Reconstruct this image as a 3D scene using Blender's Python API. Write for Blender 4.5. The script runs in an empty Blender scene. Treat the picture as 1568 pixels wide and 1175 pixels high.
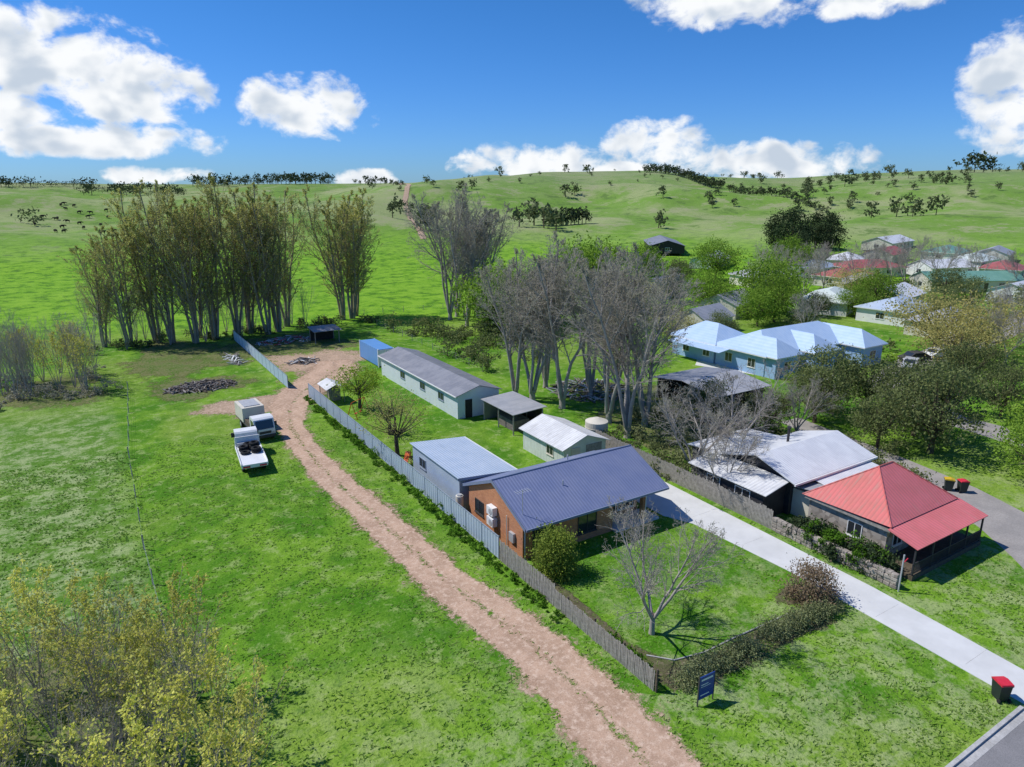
import bpy, math, random
from mathutils import Vector, noise
rng = random.Random(7)
R = math.radians
scene = bpy.context.scene
COL = bpy.context.collection

# ------------------------------------------------------------------ materials
def newmat(name):
    m = bpy.data.materials.new(name); m.use_nodes = True
    nt = m.node_tree
    b = nt.nodes['Principled BSDF']
    return m, nt, b
def N(nt, t, **k):
    n = nt.nodes.new(t)
    for a, v in k.items(): setattr(n, a, v)
    return n
def L(nt, a, b): nt.links.new(a, b)
def c4(c): return (c[0], c[1], c[2], 1)
def mixc(nt, fac, a, b, mode='MIX'):
    n = N(nt, 'ShaderNodeMix', data_type='RGBA', blend_type=mode)
    for s, v in ((n.inputs[0], fac), (n.inputs[6], a), (n.inputs[7], b)):
        if hasattr(v, 'is_output') or hasattr(v, 'links'): L(nt, v, s)
        elif isinstance(v, (int, float)): s.default_value = v
        else: s.default_value = c4(v)
    return n.outputs[2]
def math_(nt, op, a, b=None, c=None, clamp=False):
    n = N(nt, 'ShaderNodeMath', operation=op, use_clamp=clamp)
    for i, v in enumerate((a, b, c)):
        if v is None: continue
        if isinstance(v, (int, float)): n.inputs[i].default_value = v
        else: L(nt, v, n.inputs[i])
    return n.outputs[0]
def noise_(nt, vec, scale, detail=4, rough=.55, dist=0):
    n = N(nt, 'ShaderNodeTexNoise'); n.inputs['Scale'].default_value = scale
    n.inputs['Detail'].default_value = detail; n.inputs['Roughness'].default_value = rough
    n.inputs['Distortion'].default_value = dist
    if vec is not None: L(nt, vec, n.inputs['Vector'])
    return n.outputs['Fac']
def ramp(nt, x, lo, hi, a=0., b=1.):
    n = N(nt, 'ShaderNodeMapRange', clamp=True, interpolation_type='SMOOTHSTEP')
    L(nt, x, n.inputs[0]); n.inputs[1].default_value = lo; n.inputs[2].default_value = hi
    n.inputs[3].default_value = a; n.inputs[4].default_value = b
    return n.outputs[0]
def bump_(nt, b, h, strength=.5, dist=.05):
    n = N(nt, 'ShaderNodeBump'); n.inputs['Strength'].default_value = strength
    n.inputs['Distance'].default_value = dist
    L(nt, h, n.inputs['Height']); L(nt, n.outputs[0], b.inputs['Normal'])
def mat(name, c1, c2=None, scale=3., rough=.85, bump=0., metal=0., spec=.3, fine=None, fk=.45):
    m, nt, b = newmat(name)
    b.inputs['Roughness'].default_value = rough; b.inputs['Metallic'].default_value = metal
    b.inputs['Specular IOR Level'].default_value = spec
    if c2 is None: c2 = tuple(x*.8 for x in c1)
    g = N(nt, 'ShaderNodeTexCoord').outputs['Object']
    f = ramp(nt, noise_(nt, g, scale, 3, .6), .32, .68)
    col = mixc(nt, f, c1, c2)
    if fine:
        f2 = ramp(nt, noise_(nt, g, fine, 2, .6), .35, .7)
        col = mixc(nt, math_(nt, 'MULTIPLY', f2, fk), col, tuple(x*.55 for x in c1))
    L(nt, col, b.inputs['Base Color'])
    if bump: bump_(nt, b, noise_(nt, g, (fine or scale*4), 2), bump, .04)
    return m
def roofmat(name, c1, c2, axis='X', spacing=.25, rough=.45, metal=.0, stain=.35, stainc=None, groove_shade=.28):
    m, nt, b = newmat(name)
    g = N(nt, 'ShaderNodeTexCoord').outputs['Object']
    w = N(nt, 'ShaderNodeTexWave', wave_type='BANDS', bands_direction=axis)
    w.inputs['Scale'].default_value = .314/spacing
    L(nt, g, w.inputs['Vector'])
    f = ramp(nt, noise_(nt, g, .7, 5, .65), .35, .65)
    col = mixc(nt, f, c1, c2)
    mp = N(nt, 'ShaderNodeMapping'); L(nt, g, mp.inputs[0])
    mp.inputs['Scale'].default_value = (6, .35, 1) if axis == 'X' else (.35, 6, 1)
    st = ramp(nt, noise_(nt, mp.outputs[0], 1., 4, .6), .5, .75)
    col = mixc(nt, math_(nt, 'MULTIPLY', st, stain), col, stainc or tuple(x*.5 for x in c1))
    col = mixc(nt, math_(nt, 'MULTIPLY', ramp(nt, w.outputs['Fac'], 0, .35, 1, 0), groove_shade), col, tuple(x*.4 for x in c1))  # occlusion shade between the ribs, painted into the base colour
    L(nt, col, b.inputs['Base Color'])
    b.inputs['Roughness'].default_value = rough; b.inputs['Metallic'].default_value = metal
    bump_(nt, b, w.outputs['Fac'], .5, .03)
    return m
def leafmat(name, c1, c2, c3=None, trans=.3):
    m, nt, b = newmat(name)
    rnd = N(nt, 'ShaderNodeNewGeometry').outputs['Random Per Island']
    g = N(nt, 'ShaderNodeTexCoord').outputs['Object']
    oi = N(nt, 'ShaderNodeObjectInfo').outputs['Random']
    f = ramp(nt, noise_(nt, g, .9, 0, .5), .38, .62)
    col = mixc(nt, f, c1, c2)
    col = mixc(nt, math_(nt, 'MULTIPLY', rnd, .75), col, c3 or tuple(x*1.6 for x in c2))
    hs = N(nt, 'ShaderNodeHueSaturation'); L(nt, col, hs.inputs['Color'])
    L(nt, math_(nt, 'MULTIPLY_ADD', oi, .4, .8), hs.inputs['Value'])
    d = N(nt, 'ShaderNodeBsdfDiffuse'); L(nt, hs.outputs[0], d.inputs['Color'])
    nt.nodes.remove(b)
    tr = N(nt, 'ShaderNodeBsdfTranslucent'); L(nt, hs.outputs[0], tr.inputs['Color'])
    mx = N(nt, 'ShaderNodeMixShader'); mx.inputs[0].default_value = trans
    L(nt, d.outputs[0], mx.inputs[1]); L(nt, tr.outputs[0], mx.inputs[2])
    L(nt, mx.outputs[0], nt.nodes['Material Output'].inputs[0])
    return m
def patchmat(name, c1, c2, c3, thresh=.5):
    """ragged-edged ground cover: mask in UV.x (0 edge..1 middle)"""
    m, nt, b = newmat(name)
    g = N(nt, 'ShaderNodeTexCoord').outputs['Object']
    uv = N(nt, 'ShaderNodeSeparateXYZ'); L(nt, N(nt, 'ShaderNodeUVMap').outputs[0], uv.inputs[0])
    n1 = noise_(nt, g, .45, 4, .65); n2 = noise_(nt, g, 3.0, 4, .7); n3 = noise_(nt, g, 14, 2, .6)
    col = mixc(nt, ramp(nt, n1, .38, .62), c1, c2)
    col = mixc(nt, ramp(nt, n2, .45, .7), col, c3)
    col = mixc(nt, math_(nt, 'MULTIPLY', ramp(nt, n3, .55, .7), .6), col, tuple(x*.5 for x in c1))
    col = mixc(nt, math_(nt, 'MULTIPLY', ramp(nt, n3, .42, .3), .4), col, tuple(min(.8, x*1.3) for x in c3))
    L(nt, col, b.inputs['Base Color']); b.inputs['Roughness'].default_value = .95
    b.inputs['Specular IOR Level'].default_value = .1
    s = math_(nt, 'ADD', uv.outputs[0], math_(nt, 'MULTIPLY_ADD', n2, 1.2, -.6))
    s = math_(nt, 'ADD', s, math_(nt, 'MULTIPLY_ADD', n3, .9, -.45))
    s = math_(nt, 'ADD', s, math_(nt, 'MULTIPLY_ADD', n1, 1.7, -.85))
    a = ramp(nt, s, thresh-.12, thresh+.25)
    tp = N(nt, 'ShaderNodeBsdfTransparent'); mx = N(nt, 'ShaderNodeMixShader')
    L(nt, a, mx.inputs[0]); L(nt, tp.outputs[0], mx.inputs[1]); L(nt, b.outputs[0], mx.inputs[2])
    L(nt, mx.outputs[0], nt.nodes['Material Output'].inputs[0])
    return m

def brickmat():
    m, nt, b = newmat('orange_brick')
    g = N(nt, 'ShaderNodeSeparateXYZ'); L(nt, N(nt, 'ShaderNodeTexCoord').outputs['Object'], g.inputs[0])
    cb = N(nt, 'ShaderNodeCombineXYZ')
    L(nt, math_(nt, 'ADD', g.outputs[0], g.outputs[1]), cb.inputs[0]); L(nt, g.outputs[2], cb.inputs[1])
    br = N(nt, 'ShaderNodeTexBrick'); L(nt, cb.outputs[0], br.inputs[0])
    br.inputs['Scale'].default_value = 1; br.inputs['Brick Width'].default_value = .24
    br.inputs['Row Height'].default_value = .086; br.inputs['Mortar Size'].default_value = .009
    br.inputs['Color1'].default_value = (.60, .24, .10, 1); br.inputs['Color2'].default_value = (.46, .16, .065, 1)
    br.inputs['Mortar'].default_value = (.45, .3, .2, 1)
    n = noise_(nt, cb.outputs[0], 1.2, 4, .6)
    col = mixc(nt, math_(nt, 'MULTIPLY', ramp(nt, n, .4, .7), .3), br.outputs[0], (.32, .12, .055))
    L(nt, col, b.inputs['Base Color']); b.inputs['Roughness'].default_value = .9
    bump_(nt, b, br.outputs['Fac'], -.4, .01)
    return m
def stonemat():
    m, nt, b = newmat('old_stone')
    g = N(nt, 'ShaderNodeTexCoord').outputs['Object']
    v = N(nt, 'ShaderNodeTexVoronoi'); v.inputs['Scale'].default_value = 3; L(nt, g, v.inputs[0])
    hs = N(nt, 'ShaderNodeSeparateColor'); L(nt, v.outputs['Color'], hs.inputs[0])
    col = mixc(nt, hs.outputs[0], (.22, .19, .16), (.44, .39, .33))
    L(nt, col, b.inputs['Base Color']); b.inputs['Roughness'].default_value = .95
    return m
def ground_mat():
    m, nt, b = newmat('grassland')
    pos = N(nt, 'ShaderNodeNewGeometry').outputs['Position']
    sp = N(nt, 'ShaderNodeSeparateXYZ'); L(nt, pos, sp.inputs[0]); x, y, z = sp.outputs
    big = noise_(nt, pos, .035, 3, .55, .6); med = noise_(nt, pos, .14, 4, .65, .8)
    sm = noise_(nt, pos, .8, 6, .75); fi = noise_(nt, pos, 6, 3, .75)
    col = mixc(nt, ramp(nt, med, .38, .62), (.066, .195, .009), (.165, .315, .024))
    col = mixc(nt, math_(nt, 'MULTIPLY', ramp(nt, big, .46, .62), .6), col, (.24, .335, .055))
    # dry flecks and darker tufts
    col = mixc(nt, math_(nt, 'MULTIPLY', ramp(nt, sm, .52, .62), .55), col, (.34, .41, .15))
    col = mixc(nt, math_(nt, 'MULTIPLY', ramp(nt, sm, .47, .36), .6), col, (.045, .14, .008))
    # front paddock is thinner and drier towards the vantage corner
    dry = math_(nt, 'MULTIPLY', ramp(nt, y, 16, -4), ramp(nt, noise_(nt, pos, .45, 4, .8), .46, .58))
    col = mixc(nt, math_(nt, 'MULTIPLY', dry, .55), col, (.36, .40, .20))
    # left paddock: paler, rougher pasture
    lp = math_(nt, 'MULTIPLY', ramp(nt, math_(nt, 'ADD', x, math_(nt, 'MULTIPLY', sm, 2.5)), -18.6, -21.0), ramp(nt, y, 84, 56))
    tus = ramp(nt, noise_(nt, pos, .5, 6, .85), .45, .58)
    past = mixc(nt, tus, (.09, .20, .02), (.36, .415, .20))
    col = mixc(nt, math_(nt, 'MULTIPLY', lp, .8), col, past)
    # vivid far paddock
    far = math_(nt, 'MULTIPLY', ramp(nt, math_(nt, 'ADD', y, math_(nt, 'MULTIPLY', x, .35)), 103, 118), .85)
    fn = noise_(nt, pos, .25, 6, .8)
    fld = mixc(nt, ramp(nt, fn, .42, .58), (.13, .32, .008), (.24, .44, .028))
    fld = mixc(nt, math_(nt, 'MULTIPLY', ramp(nt, fn, .48, .40), .85), fld, (.05, .14, .010))
    col = mixc(nt, far, col, fld)
    # hills: olive, patchy
    hill = ramp(nt, z, .6, 9)
    h1 = noise_(nt, pos, .010, 5, .68, .5); h2 = noise_(nt, pos, .05, 5, .8)
    hc = mixc(nt, ramp(nt, h1, .43, .57), (.165, .285, .05), (.31, .35, .155))
    hc = mixc(nt, math_(nt, 'MULTIPLY', ramp(nt, h2, .52, .62), .7), hc, (.36, .34, .21))
    hc = mixc(nt, math_(nt, 'MULTIPLY', ramp(nt, h2, .46, .37), .8), hc, (.10, .165, .045))
    hc = mixc(nt, math_(nt, 'MULTIPLY', ramp(nt, z, 20, 38), .45), hc, (.25, .27, .17))  # distance haze painted in: upper slopes desaturated in the colour
    col = mixc(nt, math_(nt, 'MULTIPLY', hill, .92), col, hc)
    # fine blade-level speckle
    col = mixc(nt, math_(nt, 'MULTIPLY', ramp(nt, fi, .5, .34), .55), col, (.035, .11, .008))
    col = mixc(nt, math_(nt, 'MULTIPLY', ramp(nt, fi, .56, .7), .35), col, (.36, .44, .14))
    L(nt, col, b.inputs['Base Color']); b.inputs['Roughness'].default_value = .95
    b.inputs['Specular IOR Level'].default_value = .1
    bump_(nt, b, noise_(nt, pos, .9, 4, .8), .8, .22)
    return m

M = {}
M['ground'] = ground_mat()
M['brick'] = brickmat(); M['stone'] = stonemat()
M['track'] = patchmat('track_dirt', (.53, .36, .25), (.40, .265, .18), (.63, .47, .35), .40)
M['yard'] = patchmat('yard_dirt', (.46, .32, .22), (.35, .25, .17), (.58, .44, .33), .55)
M['bed'] = patchmat('garden_soil', (.10, .09, .05), (.09, .11, .035), (.18, .15, .10), .5)
M['rut'] = patchmat('rough_grass', (.08, .15, .02), (.14, .16, .05), (.24, .21, .12), .55)
M['conc'] = mat('concrete', (.66, .66, .64), (.60, .60, .58), .5, .9, 0, fine=1.2, fk=.12)
M['asph'] = mat('asphalt', (.22, .215, .215), (.27, .26, .26), .5, .95, .0, fine=20)
M['lane'] = mat('lane_gravel', (.38, .35, .32), (.30, .28, .26), .6, .95, .0, fine=8)
M['kerb'] = mat('kerb_concrete', (.52, .51, .49), (.40, .39, .37), 1.5, .9, fine=8)
M['roof_blue'] = roofmat('blue_grey_steel_roof', (.20, .235, .38), (.235, .265, .40), 'X', .25, .42, .1, .2)
M['roof_lblue'] = roofmat('pale_blue_steel_roof', (.46, .55, .66), (.52, .60, .70), 'X', .25, .45, .05, .25)
M['roof_fibro'] = roofmat('weathered_sheet_roof', (.72, .72, .71), (.58, .58, .58), 'Y', .3, .7, .0, .6, (.36, .35, .33))
M['roof_dark'] = roofmat('dark_steel_roof', (.22, .225, .25), (.30, .30, .32), 'Y', .3, .5, .1, .5)
M['roof_white'] = roofmat('galvanised_roof', (.76, .77, .78), (.66, .67, .69), 'X', .25, .45, .0, .35, (.45, .44, .42), .18)
M['roof_red'] = roofmat('red_painted_roof', (.66, .15, .14), (.54, .15, .12), 'Y', .3, .6, .0, .95, (.40, .23, .18))
M['roof_redv'] = roofmat('red_verandah_roof', (.76, .20, .20), (.68, .18, .17), 'X', .3, .5, .0, .4, (.5, .25, .2))
M['roof_grey'] = roofmat('grey_roof', (.36, .37, .39), (.44, .44, .45), 'Y', .3, .5, .1)
M['roof_sky'] = roofmat('sky_blue_roof', (.44, .59, .78), (.50, .64, .81), 'X', .5, .4, .0, .1, None, .1)
M['roof_green'] = roofmat('green_roof', (.15, .33, .25), (.2, .39, .3), 'X', .5, .5)
M['roof_pale'] = roofmat('pale_green_roof', (.60, .68, .62), (.68, .73, .69), 'X', .5, .5, groove_shade=.1)
M['roof_maroon'] = roofmat('maroon_roof', (.36, .09, .09), (.44, .13, .12), 'X', .5, .6)
M['wall_blue'] = roofmat('blue_grey_cladding', (.38, .45, .55), (.43, .50, .59), 'Y', .2, .5, 0, .1)
M['wall_pale'] = roofmat('pale_green_cladding', (.66, .70, .64), (.57, .61, .55), 'Y', .25, .6, 0, .3)
M['wall_lt'] = roofmat('ice_blue_cladding', (.70, .75, .78), (.64, .70, .73), 'Y', .3, .5, 0, .1)
M['wall_sky'] = mat('blue_weatherboard', (.30, .46, .70), (.34, .50, .73))
M['black'] = mat('black_weatherboard', (.035, .035, .04), (.05, .05, .055), rough=.6)
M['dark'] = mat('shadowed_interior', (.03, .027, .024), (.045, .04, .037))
M['white'] = mat('white_paint', (.8, .8, .78), (.72, .72, .7), .8, .5)
M['cream'] = mat('cream_paint', (.68, .64, .54), (.6, .56, .48), .8, .6)
M['trim_blue'] = mat('blue_grey_trim', (.20, .24, .35), (.18, .22, .33), rough=.5)
M['timber'] = mat('weathered_timber', (.40, .37, .33), (.26, .24, .21), 4, .95, fine=12)
M['timber_d'] = mat('dark_timber', (.15, .12, .085), (.1, .08, .055), 4, .95, fine=12)
M['fence'] = mat('blue_grey_fence_sheet', (.38, .45, .53), (.42, .49, .57), 1, .5)
M['fence_l'] = mat('pale_blue_fence_sheet', (.52, .62, .70), (.57, .67, .74), 1, .5)
M['fence_p'] = mat('fence_post_steel', (.25, .30, .37), (.28, .33, .39), 1, .5)
M['rubber'] = mat('tyre_rubber', (.018, .018, .018), (.03, .03, .03), rough=.9)
M['truckwhite'] = mat('truck_white_paint', (.8, .81, .81), (.72, .73, .73), 1.2, .35, spec=.5)
M['alloy'] = mat('tray_aluminium', (.55, .56, .57), (.45, .46, .47), 3, .5, metal=.3)
M['chassis'] = mat('chassis_steel', (.05, .05, .052), (.07, .065, .06), 3, .7)
M['red'] = mat('red_plastic', (.72, .04, .07), (.6, .03, .05), rough=.4)
M['orange'] = mat('orange_plastic', (.75, .16, .04), (.6, .12, .03), rough=.5)
M['bin'] = mat('dark_green_plastic', (.03, .04, .035), (.025, .035, .03), rough=.5)
M['yellow'] = mat('yellow_plastic', (.65, .45, .03), (.6, .4, .03), rough=.5)
M['navy'] = mat('navy_sign_face', (.02, .06, .28), (.025, .065, .3), rough=.4)
M['bluecont'] = roofmat('blue_container_steel', (.12, .30, .62), (.14, .33, .64), 'Y', .28, .5, 0, .3)
M['bark_tan'] = mat('poplar_bark', (.40, .34, .23), (.28, .235, .17), .8, .95)
M['bark_grey'] = mat('grey_bark', (.42, .38, .335), (.29, .26, .23), .8, .95)
M['bark_dk'] = mat('dark_bark', (.13, .10, .07), (.08, .065, .05), .8, .95)
M['debris'] = mat('grey_brushwood', (.22, .19, .17), (.13, .11, .10), 4, .95)
M['hide'] = mat('black_cow_hide', (.02, .017, .015), (.035, .028, .022))
m, nt, b = newmat('window_glass'); b.inputs['Base Color'].default_value = (.03, .035, .04, 1)
b.inputs['Roughness'].default_value = .08; b.inputs['Specular IOR Level'].default_value = .8; M['glass'] = m
M['lf_pop'] = leafmat('poplar_buds', (.40, .40, .11), (.46, .46, .14), (.58, .57, .20), .5)
M['lf_grey'] = leafmat('grey_buds', (.33, .31, .24), (.38, .36, .27), (.46, .44, .31), .45)
M['lf_yel'] = leafmat('yellow_buds', (.60, .61, .09), (.70, .68, .14), (.78, .75, .24), .45)
M['lf_wil'] = leafmat('willow_leaves', (.14, .25, .025), (.20, .33, .04), (.29, .43, .07), .4)
M['lf_euc'] = leafmat('eucalypt_leaves', (.11, .15, .05), (.16, .195, .07), (.24, .27, .11), .35)
M['lf_pine'] = leafmat('cypress_leaves', (.03, .055, .027), (.05, .075, .035), (.075, .10, .042), .1)
M['lf_gold'] = leafmat('golden_leaves', (.42, .38, .11), (.52, .46, .15), (.62, .56, .22), .45)
M['lf_spring'] = leafmat('spring_leaves', (.28, .42, .03), (.38, .52, .05), (.48, .60, .09), .4)
M['lf_brown'] = leafmat('bronze_leaves', (.20, .135, .09), (.26, .18, .12), (.31, .25, .15))
M['lf_hedge'] = leafmat('hedge_leaves', (.16, .20, .08), (.24, .28, .12), (.37, .39, .20))
M['lf_grassy'] = leafmat('weed_leaves', (.055, .15, .012), (.09, .21, .02), (.16, .30, .035))
M['lf_bush'] = leafmat('conifer_bush_leaves', (.16, .23, .035), (.23, .30, .045), (.32, .39, .08))
M['lf_tuft'] = leafmat('grass_blades', (.11, .27, .016), (.20, .36, .04), (.38, .46, .15), .4)
M['lf_far'] = leafmat('hillside_leaves', (.09, .125, .05), (.13, .16, .07), (.19, .21, .11))

# ------------------------------------------------------------------ mesh builder
class MB:
    def __init__(s): s.v = []; s.f = []; s.m = []; s.mats = []
    def mi(s, k):
        if k not in s.mats: s.mats.append(k)
        return s.mats.index(k)
    def poly(s, pts, k):
        n = len(s.v); s.v += [tuple(p) for p in pts]; s.f.append(tuple(range(n, n+len(pts)))); s.m.append(s.mi(k))
    def box(s, x0, x1, y0, y1, z0, z1, k):
        n = len(s.v)
        s.v += [(x0,y0,z0),(x1,y0,z0),(x1,y1,z0),(x0,y1,z0),(x0,y0,z1),(x1,y0,z1),(x1,y1,z1),(x0,y1,z1)]
        for f in ((0,3,2,1),(4,5,6,7),(0,1,5,4),(1,2,6,5),(2,3,7,6),(3,0,4,7)):
            s.f.append(tuple(n+i for i in f)); s.m.append(s.mi(k))
    def obox(s, c, sx, sy, sz, rz, k, tilt=0):
        n = len(s.v); ca, sa = math.cos(rz), math.sin(rz); ct, st = math.cos(tilt), math.sin(tilt)
        for dz in (-.5, .5):
            for dx, dy in ((-.5,-.5),(.5,-.5),(.5,.5),(-.5,.5)):
                x, y, z = dx*sx, dy*sy, dz*sz
                x, z = x*ct - z*st, x*st + z*ct
                s.v.append((c[0]+x*ca-y*sa, c[1]+x*sa+y*ca, c[2]+z))
        for f in ((0,3,2,1),(4,5,6,7),(0,1,5,4),(1,2,6,5),(2,3,7,6),(3,0,4,7)):
            s.f.append(tuple(n+i for i in f)); s.m.append(s.mi(k))
    def prism(s, prof, axis, a, b, k):
        """prof: 2-D polygon; axis 'x' -> (y,z) profile, 'y' -> (x,z) profile"""
        def P(p, t): return (t, p[0], p[1]) if axis == 'x' else ((p[0], t, p[1]) if axis == 'y' else (p[0], p[1], t))
        n = len(prof)
        s.poly([P(p, a) for p in prof], k); s.poly([P(p, b) for p in reversed(prof)], k)
        for i in range(n):
            j = (i+1) % n
            s.poly([P(prof[i], b), P(prof[j], b), P(prof[j], a), P(prof[i], a)], k)
    def tube(s, pts, rad, n, k, cap=False):
        base = len(s.v); mk = s.mi(k)
        for i, p in enumerate(pts):
            d = (pts[min(i+1, len(pts)-1)] - pts[max(i-1, 0)])
            if d.length < 1e-6: d = Vector((0, 0, 1))
            d.normalize()
            u = d.cross(Vector((.31, .95, .05))); u.normalize(); w = d.cross(u)
            for j in range(n):
                a = 2*math.pi*j/n
                q = p + (u*math.cos(a) + w*math.sin(a))*rad[i]; s.v.append((q.x, q.y, q.z))
        for i in range(len(pts)-1):
            for j in range(n):
                a = base+i*n+j; b2 = base+i*n+(j+1) % n
                s.f.append((a, b2, b2+n, a+n)); s.m.append(mk)
        if cap:
            s.f.append(tuple(base+j for j in range(n-1, -1, -1))); s.m.append(mk)
            s.f.append(tuple(base+(len(pts)-1)*n+j for j in range(n))); s.m.append(mk)
    def cyl(s, p0, p1, r, k, n=16):
        s.tube([Vector(p0), Vector(p1)], [r, r], n, k, True)
    def torus(s, c, R1, r, k, n=16, mm=8):
        base = len(s.v); mk = s.mi(k)
        for i in range(n):
            a = 2*math.pi*i/n
            for j in range(mm):
                b2 = 2*math.pi*j/mm
                q = R1 + r*math.cos(b2); s.v.append((c[0]+q*math.cos(a), c[1]+q*math.sin(a), c[2]+r*math.sin(b2)))
        for i in range(n):
            for j in range(mm):
                s.f.append((base+i*mm+j, base+((i+1)%n)*mm+j, base+((i+1)%n)*mm+(j+1)%mm, base+i*mm+(j+1)%mm)); s.m.append(mk)
    def leaf(s, p, size, k, r=rng):
        a = r.uniform(0, 6.283); zz = r.uniform(-1, 1); q = math.sqrt(1-zz*zz)
        d = Vector((q*math.cos(a), q*math.sin(a), zz))
        u = d.cross(Vector((r.random()-.5, r.random()-.5, r.random()-.5)));
        if u.length < 1e-4: u = Vector((1, 0, 0))
        u.normalize(); w = d.cross(u); sz = size*r.uniform(.6, 1.3)
        n = len(s.v)
        for du, dw in ((-1, -.1), (0, -.6), (1, .1), (0, .6)):
            t = p + u*du*sz*.6 + w*dw*sz*.6; s.v.append((t.x, t.y, t.z))
        s.f.append((n, n+1, n+2, n+3)); s.m.append(s.mi(k))
    def mesh(s, name, smooth=False):
        me = bpy.data.meshes.new(name); me.from_pydata(s.v, [], s.f)
        for k in s.mats: me.materials.append(M[k])
        me.polygons.foreach_set('material_index', s.m)
        if smooth: me.polygons.foreach_set('use_smooth', [True]*len(s.f))
        me.update(); return me
    def obj(s, name, parent=None, loc=None, rz=0, bevel=0, smooth=False):
        o = bpy.data.objects.new(name, s.mesh(name, smooth)); COL.objects.link(o)
        if loc: o.location = loc
        o.rotation_euler[2] = rz
        if parent: o.parent = parent
        if bevel:
            b = o.modifiers.new('bevel', 'BEVEL'); b.width = bevel; b.segments = 2; b.limit_method = 'ANGLE'
        return o
def empty(name, loc=(0, 0, 0), rz=0):
    e = bpy.data.objects.new(name, None); COL.objects.link(e); e.location = loc; e.rotation_euler[2] = rz
    e.empty_display_size = .5
    return e
def place(name, me, x, y, z=0, s=1., rz=None, sz=None):
    o = bpy.data.objects.new(name, me); COL.objects.link(o); o.location = (x, y, z)
    o.scale = (s, s, sz or s); o.rotation_euler[2] = rng.uniform(0, 6.28) if rz is None else rz
    return o

# ------------------------------------------------------------------ terrain
CX, CY = -21.6, -20.6       # vantage datum for bearings
RIDGE = [(-180, 24), (0, 36), (21, 41), (25.5, 40.5), (31, 38), (37, 34), (42, 35), (47, 41.5), (55, 41), (59, 38), (63, 34), (67, 31), (73, 30), (82, 29), (94, 29.5), (120, 28), (180, 24)]
def sm(t): t = max(0, min(1, t)); return t*t*(3-2*t)
def ridge(az):
    for (a, h1), (b2, h2) in zip(RIDGE, RIDGE[1:]):
        if a <= az <= b2: return h1 + (h2-h1)*sm((az-a)/(b2-a))
    return 24
def height(x, y):
    dx, dy = x-CX, y-CY; d = math.hypot(dx, dy)
    if d < 170: return 0.
    az = math.degrees(math.atan2(dy, dx))
    k = sm((d-180)/540)
    lump = noise.noise(Vector((x*.006, y*.006, 3.1)))*12 + noise.noise(Vector((x*.014, y*.014, 1.7)))*7 + noise.noise(Vector((x*.035, y*.035, 7.7)))*2.5
    h = ridge(az)*k + lump*k*(1-k)*3.2 + lump*.13*k
    if d > 760: h -= min(20, (d-760)*.02)
    return h
def polar(off, d):
    a = R(58-off); return CX+d*math.cos(a), CY+d*math.sin(a)

mb = MB(); NA = 900
rs = [0, 6, 14, 25, 40, 60, 85, 110, 140, 165]
r = 172
while r < 900: rs.append(r); r += 9
while r < 7000: rs.append(r); r *= 1.12
mb.v = [(CX, CY, 0)]
for r in rs[1:]:
    for i in range(NA):
        a = 2*math.pi*i/NA; x, y = CX+r*math.cos(a), CY+r*math.sin(a); mb.v.append((x, y, height(x, y)))
g = mb.mi('ground')
for i in range(NA): mb.f.append((0, 1+i, 1+(i+1) % NA)); mb.m.append(g)
for k in range(len(rs)-2):
    for i in range(NA):
        a = 1+k*NA+i; b2 = 1+k*NA+(i+1) % NA
        mb.f.append((a, a+NA, b2+NA, b2)); mb.m.append(g)
mb.obj('ground', smooth=True)

# ------------------------------------------------------------------ ground patches
def strip(name, pts, k, z, over=1.9, centre=1.0):
    """pts: (x,y,halfwidth). UV.x = coverage mask"""
    vs, fs, uv = [], [], []
    P = []
    for (a, b2) in zip(pts, pts[1:]):
        n = max(1, int(math.hypot(b2[0]-a[0], b2[1]-a[1])/1.0))
        for i in range(n): t = i/n; P.append(tuple(a[j]+(b2[j]-a[j])*t for j in range(3)))
    P.append(pts[-1])
    prof = [(-over, 0), (-1.15, .38), (-.8, .95), (-.45, 1.15), (0, centre), (.45, 1.15), (.8, .95), (1.15, .38), (over, 0)]
    nn = len(prof)
    for i, (x, y, w) in enumerate(P):
        x2, y2, _ = P[min(i+1, len(P)-1)]; x1, y1, _ = P[max(i-1, 0)]
        d = Vector((x2-x1, y2-y1)); d.normalize(); nx, ny = d.y, -d.x
        fade = 0 if i in (0, len(P)-1) else 1
        for t, mk in prof:
            vs.append((x+nx*t*w, y+ny*t*w, z+height(x+nx*t*w, y+ny*t*w))); uv.append(mk*fade)
    for i in range(len(P)-1):
        for j in range(nn-1):
            fs.append((i*nn+j, i*nn+j+1, (i+1)*nn+j+1, (i+1)*nn+j))
    me = bpy.data.meshes.new(name); me.from_pydata(vs, [], fs); me.materials.append(M[k])
    ul = me.uv_layers.new(name='UVMap')
    for lp in me.loops: ul.data[lp.index].uv = (uv[lp.vertex_index], 0)
    o = bpy.data.objects.new(name, me); COL.objects.link(o); return o
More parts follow.
